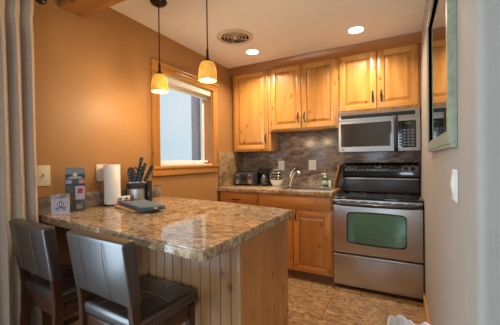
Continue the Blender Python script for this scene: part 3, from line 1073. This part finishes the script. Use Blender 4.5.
# ------------------------------------------------------------------ framed glass on the right wall
fr = thing('framed_mirror', 'wide silver green framed mirror on the greige wall', 'mirror', (RX, 1.84, 1.32))
f0, f1, g0, g1 = 1.18, 2.10, 1.298, 2.11
fwid = .062
bfm = B()
for ins, dep in ((0, .020), (.014, .026), (.040, .022)):
    wv_ = fwid - ins - (.012 if ins == .014 else 0)
    a0_, a1_, b0_, b1_ = f0 + ins, f1 - ins, g0 + ins, g1 - ins
    xx0, xx1 = RX - dep, RX - .001
    bfm.prism([(a0_, b0_), (a1_, b0_), (a1_ - wv_, b0_ + wv_), (a0_ + wv_, b0_ + wv_)], 'X', xx0, xx1)
    bfm.prism([(a0_, b1_), (a1_, b1_), (a1_ - wv_, b1_ - wv_), (a0_ + wv_, b1_ - wv_)], 'X', xx0, xx1)
    bfm.prism([(a0_, b0_), (a0_, b1_), (a0_ + wv_, b1_ - wv_), (a0_ + wv_, b0_ + wv_)], 'X', xx0, xx1)
    bfm.prism([(a1_, b0_), (a1_, b1_), (a1_ - wv_, b1_ - wv_), (a1_ - wv_, b0_ + wv_)], 'X', xx0, xx1)
part('moulded_frame', bfm, 'frame_green', fr)
part('glass', B().box(RX - .012, RX - .008, f0 + fwid, f1 - fwid, g0 + fwid, g1 - fwid), 'mirror', fr, smooth=False)

# ------------------------------------------------------------------ switches and outlets
def plate(name, label, cat, loc, rotz, w_, h_, kind, mat='white_plastic'):
    """faces local -Y"""
    r = thing(name, label, cat, loc, rotz)
    part('cover_plate', B().box(-w_ / 2, w_ / 2, -.006, -.0003, -h_ / 2, h_ / 2, .0025), mat, r, world=False)
    if kind == 'outlet':
        for s in (-1, 1):
            q = part('socket', B().prism(rrect(-.017, .017, s * .020 - .014, s * .020 + .014, .009), 'Y', -.0085, -.005), mat, r, world=False)
            part('slot', B().box(-.008, -.006, -.0092, -.008, s * .020 - .005, s * .020 + .006).box(.006, .008, -.0092, -.008, s * .020 - .004, s * .020 + .005), 'black_matte', q, world=False)
    elif kind == 'rocker':
        for k in range(int(max(1, round(w_ / .046) - 0 if w_ > .1 else 1))):
            cx = 0 if w_ < .1 else (-.023 + .046 * k)
            part('rocker', B().prism([(-.0055, -.033), (-.0065, -.033), (-.012, .0), (-.0085, .033), (-.0055, .033)], 'X', cx - .0165, cx + .0165), mat, r, world=False)
    elif kind == 'toggle':
        part('toggle', B().box(-.005, .005, -.018, -.005, -.004, .012, .002), mat, r, world=False)
    return r


plate('power_outlet', 'white power outlet on the back splash above the coffee maker', 'outlet', (-1.384, BY - .0205, 1.190), 0, .085, .125, 'outlet')
plate('wall_switch', 'white rocker switch on the granite between faucet and soap', 'switch', (-.972, BY - .0205, 1.196), 0, .095, .125, 'rocker')
plate('light_switch', 'white switch on the greige wall below the framed mirror', 'switch', (RX - .0005, 1.217, 1.165), R(-90), .10, .112, 'rocker')
plate('power_outlet', 'ivory outlet on the ochre wall beside the paper towels', 'outlet', (LX + .0005, 1.330, 1.182), R(90), .08, .125, 'outlet', 'ivory')
plate('switch_plate', 'ivory switch plate on the ochre wall beside the curtain', 'switch', (LX + .0005, .945, 1.180), R(90), .075, .13, 'toggle', 'ivory')

# ------------------------------------------------------------------ bar stools
def stool(label, loc, rz):
    r = thing('bar_stool', label, 'stool', loc, rz, 'counter stools')
    W, D = .20, .18
    RB = -.168
    sb = B().box(-W, W, RB, D, .572, .634, .022, seg=4)
    for v in sb.bm.verts:
        if v.co.z > .615:
            q = max(0, 1 - (v.co.x / W) ** 2) * max(0, 1 - (v.co.y / D) ** 2)
            v.co.z += .012 * q
    st = part('seat', sb, 'leather', r, world=False)
    for xx in (-.075, .075):
        part('seam', B().tube([(xx, RB + .02, .6348), (xx, -.07, .6435), (xx, .05, .6448), (xx, D - .02, .6350)], .0016, 6), 'thread', st, world=False)
    part('seam', B().tube([(-W + .02, .02, .6348), (-.1, .02, .6438), (.1, .02, .6438), (W - .02, .02, .6348)], .0016, 6), 'thread', st, world=False)
    ring = [(-W, RB + .02, .622), (-W, D - .03, .622), (-W + .02, D - .003, .622), (W - .02, D - .003, .622), (W, D - .03, .622), (W, RB + .02, .622)]
    part('seam', B().tube([(a * 1.004, b * 1.004, c) for a, b, c in ring], .0022, 6), 'thread', st, world=False)
    fb = B().box(-W + .012, W - .012, D - .045, D - .022, .505, .571, .003).box(-W + .012, W - .012, RB + .01, RB + .032, .505, .571, .003)
    fb.box(-W + .012, -W + .034, RB + .03, D - .045, .505, .571, .003).box(W - .034, W - .012, RB + .03, D - .045, .505, .571, .003)
    part('apron', fb, 'stool_rail', r, world=False)
    for s in (-1, 1):
        part('leg', B().prism([(s * (W - .006), D - .010), (s * (W - .044), D - .010), (s * (W - .044), D - .048), (s * (W - .006), D - .048)], 'Z', 0.001, .571, .003), 'stool_wood', r, world=False)
        lb = B().prism([(-.215, .001), (-.175, .001), (-.140, .45), (-.138, .60), (-.150, .72), (-.186, .72), (-.176, .60), (-.178, .45)], 'X', s * W - (.034 if s > 0 else 0), s * W + (.034 if s < 0 else 0), .003)
        part('leg', lb, 'stool_wood', r, world=False)
    part('footrest', B().box(-W + .03, W - .03, D - .040, D - .022, .20, .235, .003), 'stool_rail', r, world=False)
    for s in (-1, 1):
        part('stretcher', B().box(s * (W - .024) - .009, s * (W - .024) + .009, -.16, D - .045, .27, .30, .003), 'stool_wood', r, world=False)
    bb = B().box(-W - .003, W + .003, -.026, .026, 0, .262, .013, seg=4)
    for v in bb.bm.verts:
        u = v.co.x / W
        v.co.y += -.008 * (1 - u * u) if v.co.y < 0 else -.005 * (1 - u * u)
        v.co.x *= 1 + .02 * (v.co.z / .262)
    mt = Matrix.Translation((0, -.162, .700)) @ Matrix.Rotation(R(8), 4, 'X')
    bb.xf(mt)
    bk = part('backrest', bb, 'leather', r, world=False)
    for xx in (-.105, .07):
        q = -.0265 - .008 * (1 - (xx / W) ** 2)
        part('seam', B().tube([(xx, q + .003, .012), (xx, q - .0005, .06), (xx, q - .0005, .20), (xx, q + .004, .252)], .0014, 6).xf(mt), 'thread', bk, world=False)
        part('seam', B().tube([(xx, .0255, .02), (xx, .0225, .13), (xx, .0255, .245)], .0014, 6).xf(mt), 'thread', bk, world=False)
    return r


s2 = stool('dark brown leather bar stool in front, nearer the free end of the peninsula', (-1.098, .922, 0), R(-3))
s1 = copy_tree(s2)
s1['label'] = 'dark brown leather bar stool tucked in beside the curtain'
s1.location = (-1.635, .920, 0)
s1.rotation_euler = (0, 0, R(-4))

# ------------------------------------------------------------------ things on the peninsula
Z = CT + .0006
# large brochure in a stand
bc = thing('brochure_stand', 'tall dark brochure standing against the ochre wall', 'brochure', (-1.905, 1.095, Z), R(62))
part('stand', B().box(-.058, .058, -.004, -.002, .002, .24).box(-.058, .058, -.03, .03, 0, .0025).box(-.058, .058, -.022, -.020, .002, .08), 'acrylic', bc, world=False, smooth=False)
part('leaflet', B().box(-.055, .055, -.012, -.006, .003, .285), 'navy', bc, world=False, smooth=False)
pr_ = [('sky_print', -.055, .055, .245, .283, ), ('photo_a', -.053, -.020, .182, .208), ('photo_b', -.016, .017, .182, .208), ('pink', .020, .053, .182, .208),
       ('photo_b', -.053, -.004, .10, .165), ('photo_c', -.053, -.004, .045, .095), ('lilac', .0, .053, .075, .165), ('red', .012, .042, .115, .15), ('photo_b', -.02, .053, .006, .07), ('white_print', .005, .048, .016, .045)]
for nm, a, b_, c, d in pr_:
    part('printed_picture', B().box(a, b_, -.0128, -.0118, c, d), nm, bc, world=False, smooth=False)
bt = B()
for k in range(6):
    a = k * math.pi / 6
    bt.box(-.014, .014, -.0004, .0004, -.0012, .0012).xf(Matrix.Identity(4)) if False else stamp(bt, B().box(-.015, .015, -.0005, .0005, -.0014, .0014).xf(Matrix.Translation((0, -.0132, .240)) @ Matrix.Rotation(a, 4, 'Y')))
for k in range(3):
    stamp(bt, B().box(-.045 + .006 * k, .045 - .006 * k, -.0132, -.0125, .214 + .0055 * k, .2165 + .0055 * k))
part('printed_emblem', bt, 'white_print', bc, world=False, smooth=False)
# small card
sc_ = thing('info_card', 'small lilac card with a blue emblem in front of the tall brochure', 'card', (-1.872, .985, Z), R(62))
sc_.scale = (.84, .9, .92)
part('card', B().box(-.058, .058, -.004, -.001, .003, .135).box(-.058, .058, -.02, .02, 0, .003), 'lilac', sc_, world=False, smooth=False)
part('photo_band', B().box(-.057, .057, -.0047, -.0036, .104, .134), 'photo_a', sc_, world=False, smooth=False)
em = B()
em.lathe([(0, -.0005), (.021, -.0005), (.021, .0005), (0, .0005)], (0, -.0046, .068), 24, 'Y')
em.box(-.034, .034, -.0052, -.0042, .040, .047).box(-.024, -.017, -.0052, -.0042, .022, .042).box(.017, .024, -.0052, -.0042, .022, .042)
part('printed_emblem', em, 'blue_print', sc_, world=False, smooth=False)
em = B().box(-.014, -.009, -.0058, -.005, .056, .082).box(-.0025, .0025, -.0058, -.005, .056, .082).box(.009, .014, -.0058, -.005, .056, .082)
em.box(-.05, .05, -.0052, -.0042, .010, .014)
part('printed_bars', em, 'white_print', sc_, world=False, smooth=False)

# paper towels
px, py = -1.900, 1.362
ph = thing('paper_towel_holder', 'black wire paper towel holder carrying the white roll', 'holder', (px, py, Z))
part('base', B().lathe([(0, 0), (.056, 0), (.056, .006), (.052, .010), (0, .010)], (0, 0, 0), 32), 'black', ph, world=False)
part('rod', B().lathe([(0, .010), (.006, .010), (.006, .284), (.008, .286), (.006, .290), (0, .291)], (0, 0, 0), 16), 'black', ph, world=False)
part('tension_arm', B().tube([(-.015, -.052, .006), (-.02, -.074, .06), (-.03, -.080, .14), (-.020, -.09, .17), (-.030, -.102, .19), (-.04, -.09, .175)], .0025, 8), 'black', ph, world=False)
pt = part('paper_towel_roll', B().lathe([(.021, .012), (.054, .012), (.056, .016), (.056, .298), (.054, .302), (.021, .302), (.019, .298), (.019, .016)], (px, py, Z), 40, close=True), 'paper')
tag(pt, 'white paper towel roll standing on the peninsula', 'paper towel')

# two small cartons
def carton(x, y, rz, label):
    r = thing('seasoning_carton', label, 'carton', (x, y, Z), rz, 'small red and white cartons')
    part('box_body', B().box(-.021, .021, -.017, .017, 0, .036, .0015), 'red', r, world=False)
    part('box_top', B().box(-.021, .021, -.017, .017, .036, .064, .0015), 'white_print', r, world=False)
    part('round_logo', B().lathe([(0, -.0006), (.0115, -.0006), (.0115, .0006), (0, .0006)], (0, -.0174, .047), 20, 'Y'), 'green', r, world=False)
    part('logo_ring', B().lathe([(.007, -.0006), (.0085, -.0006), (.0085, .0006), (.007, .0006)], (0, -.0181, .047), 20, 'Y', close=True), 'white_print', r, world=False)
    return r
carton(-1.840, 1.386, R(45), 'red and white carton with a round green logo next to the paper roll')
carton(-1.834, 1.436, R(45), 'red and white carton with a round green logo on the knife block side')

# cutting board and towel
def quad_slab(pts, z0, z1, bev):
    return B().prism(pts, 'Z', z0, z1, bev)
cb = tag(part('cutting_board', quad_slab([(-1.802, 1.300), (-1.47, 1.20), (-1.43, 1.38), (-1.785, 1.485)], Z, Z + .013, .004), 'board'), 'thin maple cutting board under the folded blue towel', 'cutting board')
tw = thing('dish_towel', 'slate blue folded towel lying on the cutting board', 'towel', (-1.62, 1.37, Z + .0145))
tp = [Vector((-1.79, 1.335)), Vector((-1.405, 1.20)), Vector((-1.335, 1.335)), Vector((-1.715, 1.50))]
def towel_pt(layer, ins):
    def f(u, v):
        a = tp[0].lerp(tp[1], u)
        b = tp[3].lerp(tp[2], u)
        c = (tp[0] + tp[1] + tp[2] + tp[3]) / 4
        p = a.lerp(b, v)
        p = c + (p - c) * (1 - ins)
        e = min(u, 1 - u, v, 1 - v)
        rise = (1 - math.exp(-e * 14))
        dz = .003 * math.sin(9 * u + 2 * v) * math.sin(5 * v + layer)
        zz = Z + .0148 + .0075 * layer + rise * .0075 + dz * rise * .6
        # the towel hangs past the board at its far corner
        return (p.x, p.y, zz)
    return f
for k in range(3):
    g = B().grid(towel_pt(k, .02 * k), 36, 22)
    fl = part('folded_layer', g, 'towel', tw, solid=.006)
    fl.modifiers['solid'].offset = 1.0
part('care_tag', B().box(-1.372, -1.350, 1.262, 1.285, Z + .0285, Z + .0305), 'yellow', tw, smooth=False)

# knife block
kb = thing('knife_block', 'black and steel knife block beside the wall', 'knife block', (-1.872, 1.562, Z), R(48))
bl = B()
def oval(z, rx, ry, n=36):
    return [(rx * math.cos(2 * math.pi * k / n), ry * math.sin(2 * math.pi * k / n), z) for k in range(n)]
def loft(rings):
    b = B(); t = bmesh.new()
    rs = [[t.verts.new(p) for p in r] for r in rings]
    n = len(rs[0])
    for a, c in zip(rs[:-1], rs[1:]):
        for k in range(n):
            t.faces.new((a[k], a[(k + 1) % n], c[(k + 1) % n], c[k]))
    t.faces.new(list(reversed(rs[0]))); t.faces.new(rs[-1])
    bmesh.ops.recalc_face_normals(t, faces=t.faces)
    return b.add(t)
part('block_body', loft([oval(0, .076, .06), oval(.022, .078, .062)]).box(-.07, .07, -.01, .055, .02, .13, .004), 'black_matte', kb, world=False)
part('steel_sleeve', loft([oval(.0225, .076, .060), oval(.108, .076, .060)]), 'steel_v', kb, world=False)
part('top_collar', loft([oval(.1085, .079, .063), oval(.145, .080, .064), oval(.150, .074, .058)]), 'black_matte', kb, world=False)
part('side_holder', B().prism([(.080, -.055), (.112, -.045), (.112, .045), (.080, .055), (.072, 0)], 'Z', 0, .165, .004), 'black_matte', kb, world=False)
part('printed_logo', B().box(.083, .087, -.0552, -.0535, .05, .085), 'mark_grey', kb, world=False)


def knife(dx, dy, dz, tilt, length, label, hw=.0135):
    length *= 1.32
    o = thing('kitchen_knife', label, 'knife', Vector(kb.location) + Matrix.Rotation(R(48), 3, 'Z') @ Vector((dx, dy, dz)), R(48), 'knives in the block')
    m = Matrix.Rotation(R(tilt), 4, 'Y')
    part('handle', B().prism([(-hw * .8, 0), (hw * .8, 0), (hw, length * .3), (hw * .85, length * .7), (hw * 1.15, length), (-hw * .9, length), (-hw * .8, length * .5)], 'Y', -.0075, .0075, .003).xf(m), 'black', o, world=False)
    for q in (.25, .55, .85):
        part('rivet', B().lathe([(0, -.0006), (.0028, -.0006), (.0028, .0006), (0, .0006)], (0, -.008, length * q), 10, 'Y').xf(m), 'nickel', o, world=False)
    part('bolster', B().box(-hw * .7, hw * .7, -.006, .006, -.012, 0, .002).xf(m), 'steel', o, world=False)
    return o


kn = [(-.004, .026, .163, 12, .150, 'tallest black knife handle at the top of the block'),
      (.022, .012, .163, 16, .115, 'black knife handle just below the tallest'),
      (.006, -.010, .163, 13, .095, 'black knife handle in the middle of the block'),
      (.052, .030, .163, 27, .105, 'highest of the black steak knife handles on the window side'),
      (.054, .010, .163, 27, .095, 'second black steak knife handle on the window side'),
      (.056, -.010, .163, 27, .085, 'third black steak knife handle on the window side'),
      (.058, -.030, .163, 27, .072, 'lowest black steak knife handle on the window side'),
      (-.036, -.006, .163, -8, .078, 'short black knife handle beside the scissors'),
      (-.020, -.028, .163, -2, .068, 'short black knife handle at the front of the block'),
      (-.046, -.026, .163, -10, .060, 'short black knife handle nearest the paper towels'),
      (.012, -.034, .163, 8, .062, 'stubby black knife handle in the front row beside the steel sleeve')]
for a in kn:
    knife(*a)
sc = thing('scissors', 'black handled kitchen scissors in the knife block', 'scissors', Vector(kb.location) + Matrix.Rotation(R(48), 3, 'Z') @ Vector((-.030, .026, .165)), R(48))
for s in (-1, 1):
    pts_ = [(s * .018 + .017 * math.cos(a * math.pi / 8), 0, .080 + .028 * math.sin(a * math.pi / 8)) for a in range(17)]
    part('finger_loop', B().tube(pts_, .0055, 8, cap=False).tube([(s * .004, 0, 0), (s * .012, 0, .055)], .006, 8), 'black', sc, world=False)
part('blade', B().box(-.009, .009, -.002, .002, -.02, .012), 'steel', sc, world=False)

# ------------------------------------------------------------------ things on the back worktop
# toaster
ts = thing('toaster', 'black and chrome four-slot toaster on the back worktop in the corner', 'toaster', (-1.78, 3.235, Z))
part('body', B().box(-.152, .172, -.075, .12, .012, .178, .022, seg=4), 'black', ts, world=False)
part('front_plate', B().box(-.150, .125, -.082, -.074, .018, .168, .006), 'charcoal', ts, world=False)
part('control_panel', B().box(-.055, .032, -.086, -.081, .045, .145, .006), 'black_gloss', ts, world=False)
for xx in (-.103, .078):
    dl = part('dial', B().lathe([(0, -.020), (.017, -.019), (.020, 0), (0, 0)], (xx, -.082, .052), 20, 'Y'), 'chrome', ts, world=False)
    part('dial_ring', B().lathe([(.023, -.003), (.030, -.003), (.030, 0), (.023, 0)], (xx, -.0815, .052), 24, 'Y', close=True), 'chrome', ts, world=False)
    part('lever_track', B().box(xx - .022, xx - .016, -.085, -.081, .085, .155, .001).box(xx + .016, xx + .022, -.085, -.081, .085, .155, .001), 'chrome', ts, world=False)
    part('lever', B().box(xx - .014, xx + .014, -.105, -.082, .128, .140, .003), 'chrome', ts, world=False)
for k in range(4):
    part('bread_slot', B().box(-.13 + k * .075, -.10 + k * .075, -.055, .10, .1772, .1792), 'dark_void', ts, world=False)
for a in (-.12, .14):
    for c in (-.05, .09):
        part('foot', B().lathe([(0, 0), (.012, 0), (.012, .013), (0, .013)], (a, c, 0), 10), 'black_matte', ts, world=False)

# coffee maker
cm = thing('coffee_maker', 'small black drip coffee maker with a glass carafe', 'coffee maker', (-1.533, 3.245, Z))
part('base', B().box(-.062, .058, -.075, .09, 0, .030, .008), 'black', cm, world=False)
part('column', B().box(-.060, .056, .035, .09, .030, .17, .006), 'black', cm, world=False)
part('brew_head', loft([[(a * .9, b, .150) for a, b in rrect(-.062, .058, -.06, .09, .02)], [(a, b, .185) for a, b in rrect(-.066, .062, -.068, .092, .02)], [(a * 1.05, b, .222) for a, b in rrect(-.066, .062, -.068, .092, .02)]]), 'black', cm, world=False)
part('hot_plate', B().lathe([(0, .0305), (.048, .0305), (.048, .034), (0, .034)], (0, -.02, 0), 24), 'nickel', cm, world=False)
cf = part('carafe', B().lathe([(0, .035), (.040, .035), (.052, .055), (.050, .09), (.036, .125), (.036, .140), (0, .140)], (-.002, -.024, 0), 28), plain('carafe_glass', (0.05, 0.045, 0.04), 0.05, 0, 0.8, coat=1), cm, world=False)
part('carafe_band', B().lathe([(.0375, .118), (.040, .120), (.040, .132), (.0375, .134)], (-.002, -.024, 0), 28, close=True), 'chrome', cf, world=False)
part('carafe_handle', B().tube([(.03, -.055, .13), (.06, -.085, .125), (.064, -.088, .085), (.045, -.068, .055)], .006, 8), 'black', cf, world=False)

# wire pod basket on a white bowl foot
pk = thing('pod_basket', 'round chrome wire basket of dark pods on a white bowl', 'basket', (-1.378, 3.25, Z))
part('bowl', B().lathe([(0, 0), (.045, 0), (.050, .006), (.072, .045), (.084, .078), (.080, .078), (.068, .047), (.046, .010), (0, .008)], n=36), 'white_plastic', pk, world=False)
wr_ = B()
for k in range(12):
    a = 2 * math.pi * k / 12
    wr_.tube([((.082 + .012 * math.sin(math.pi * q / 6) - .030 * (q / 6) ** 2) * math.cos(a), (.082 + .012 * math.sin(math.pi * q / 6) - .030 * (q / 6) ** 2) * math.sin(a), .076 + .125 * q / 6) for q in range(7)], .0022, 6)
for z_, r_ in ((.10, .088), (.135, .090), (.17, .077), (.201, .052)):
    wr_.tube([(r_ * math.cos(2 * math.pi * q / 28), r_ * math.sin(2 * math.pi * q / 28), z_) for q in range(29)], .0026, 6, cap=False)
part('wire_cage', wr_, 'chrome', pk, world=False)
pos = []
for lz, rad, n in ((.080, .046, 6), (.080, 0, 1), (.120, .044, 6), (.120, 0, 1), (.158, .024, 3)):
    for k in range(n):
        a = 2 * math.pi * k / n + lz * 9
        pos.append((rad * math.cos(a), rad * math.sin(a), lz))
pod0 = None
for i, p in enumerate(pos):
    loc = Vector(pk.location) + Vector(p)
    if pod0 is None:
        pod0 = thing('coffee_pod', 'dark coffee pod inside the round wire basket', 'coffee pod', loc, 0, 'pods in the wire basket')
        part('cup', B().lathe([(0, 0), (.016, 0), (.0205, .034), (.022, .036), (0, .036)], n=14), 'black', pod0, world=False)
        part('foil_lid', B().lathe([(0, .0362), (.0215, .0362), (.0215, .0372), (0, .0372)], n=14), 'mark_grey', pod0, world=False)
    else:
        c = copy_tree(pod0)
        c.location = loc
        c.rotation_euler = (0, 0, i * .7)

# faucet
fc = thing('faucet', 'brushed nickel single-lever faucet behind the sink', 'faucet', (-1.225, 3.335, Z))
part('base', B().lathe([(0, 0), (.030, 0), (.030, .008), (.022, .014), (.021, .10), (.024, .115), (.020, .135), (0, .138)], n=24), 'nickel', fc, world=False)
part('spout', B().tube([(.004, -.012, .045), (.03, -.035, .10), (.06, -.06, .150), (.095, -.085, .180), (.125, -.105, .185), (.145, -.12, .172), (.152, -.126, .150)], [.014, .013, .013, .013, .014, .017, .017], 14), 'nickel', fc, world=False)
part('lever', B().tube([(0, 0, .132), (.012, .004, .165), (.035, .008, .20), (.055, .010, .222)], [.012, .010, .008, .007], 10), 'nickel', fc, world=False)

# soap bottle and bottle brush
sp = thing('soap_bottle', 'green soap bottle with a white pump by the sink', 'soap bottle', (-.797, 3.325, Z))
part('bottle', B().lathe([(0, 0), (.030, 0), (.033, .006), (.033, .085), (.026, .105), (.013, .114), (0, .114)], n=24), 'soap_green', sp, world=False)
part('label', B().lathe([(.0332, .030), (.0338, .031), (.0338, .075), (.0332, .076)], n=24, close=True), plain('pale_label', (0.35, 0.45, 0.30), 0.5), sp, world=False)
pmp = part('pump', B().lathe([(0, .114), (.014, .114), (.014, .130), (.005, .132), (.005, .150), (.012, .151), (.012, .160), (0, .160)], n=18), 'white_plastic', sp, world=False)
part('nozzle', B().tube([(0, 0, .155), (-.02, -.015, .156), (-.034, -.026, .150)], .0045, 8), 'white_plastic', pmp, world=False)
sd = thing('sink_sprayer', 'small pale sink sprayer between soap bottle and range', 'sprayer', (-.742, 3.325, Z))
part('collar', B().lathe([(0, 0), (.018, 0), (.018, .006), (.012, .010), (0, .010)], n=18), 'nickel', sd, world=False)
part('spray_head', B().lathe([(0, .010), (.010, .010), (.011, .04), (.014, .062), (.013, .075), (0, .078)], n=18), 'white_plastic', sd, world=False)

# board leaning on the granite beside the range
lb = B().box(-.006, .006, -.11, .11, 0, .27, .003)
lb.xf(Matrix.Translation((-.668, 3.29, Z + .001)) @ Matrix.Rotation(R(13), 4, 'Y'))
tag(part('chopping_board', lb, 'board_dark'), 'brown wooden chopping board leaning against the range backguard', 'chopping board')

# ------------------------------------------------------------------ bin with a plastic liner by the right wall
tb = thing('waste_bin', 'small waste bin by the greige wall', 'waste bin', (.035, 1.83, .001))
rr_ = rrect(-.095, .115, -.10, .10, .03)
part('bin_body', loft([[(a * .84, b * .84, .004) for a, b in rr_], [(a * .97, b * .97, .265) for a, b in rr_], [(a, b, .265) for a, b in rr_], [(a * .86, b * .86, 0) for a, b in rr_]]), 'white_plastic', tb, world=False)
def bag_pt(u, v):
    a = 2 * math.pi * u
    fold = .006 * math.sin(7 * a + 1) + .004 * math.sin(13 * a) + .002 * math.sin(23 * a + 2)
    # v 0: outer hem hanging down, 0.5: crest, 1: inside the bin
    if v < .55:
        q = v / .55
        k = 1.20 - .08 * q
        z = .21 + (.292 - .21) * math.sin(q * math.pi / 2) + (.012 * math.sin(5 * a) if q < .3 else 0)
    else:
        q = (v - .55) / .45
        k = 1.12 - .22 * q
        z = .292 - .02 * q * q - .10 * q ** 2
    z += .014 * math.sin(3 * a + .6) * (1 - abs(v - .55)) + fold * .9
    rx_, ry_ = .108, .103
    n = 4.0
    c, s = math.cos(a), math.sin(a)
    rr = (abs(c) ** n + abs(s) ** n) ** (-1 / n)
    return (.010 + rx_ * rr * c * k + fold * c, ry_ * rr * s * k + fold * s, z)
bg = thing('bin_liner', 'crumpled white plastic bag lining the waste bin', 'plastic bag', (.035, 1.83, .001))
part('film', B().grid(bag_pt, 140, 20, closed_u=True), 'bag', bg, world=False)
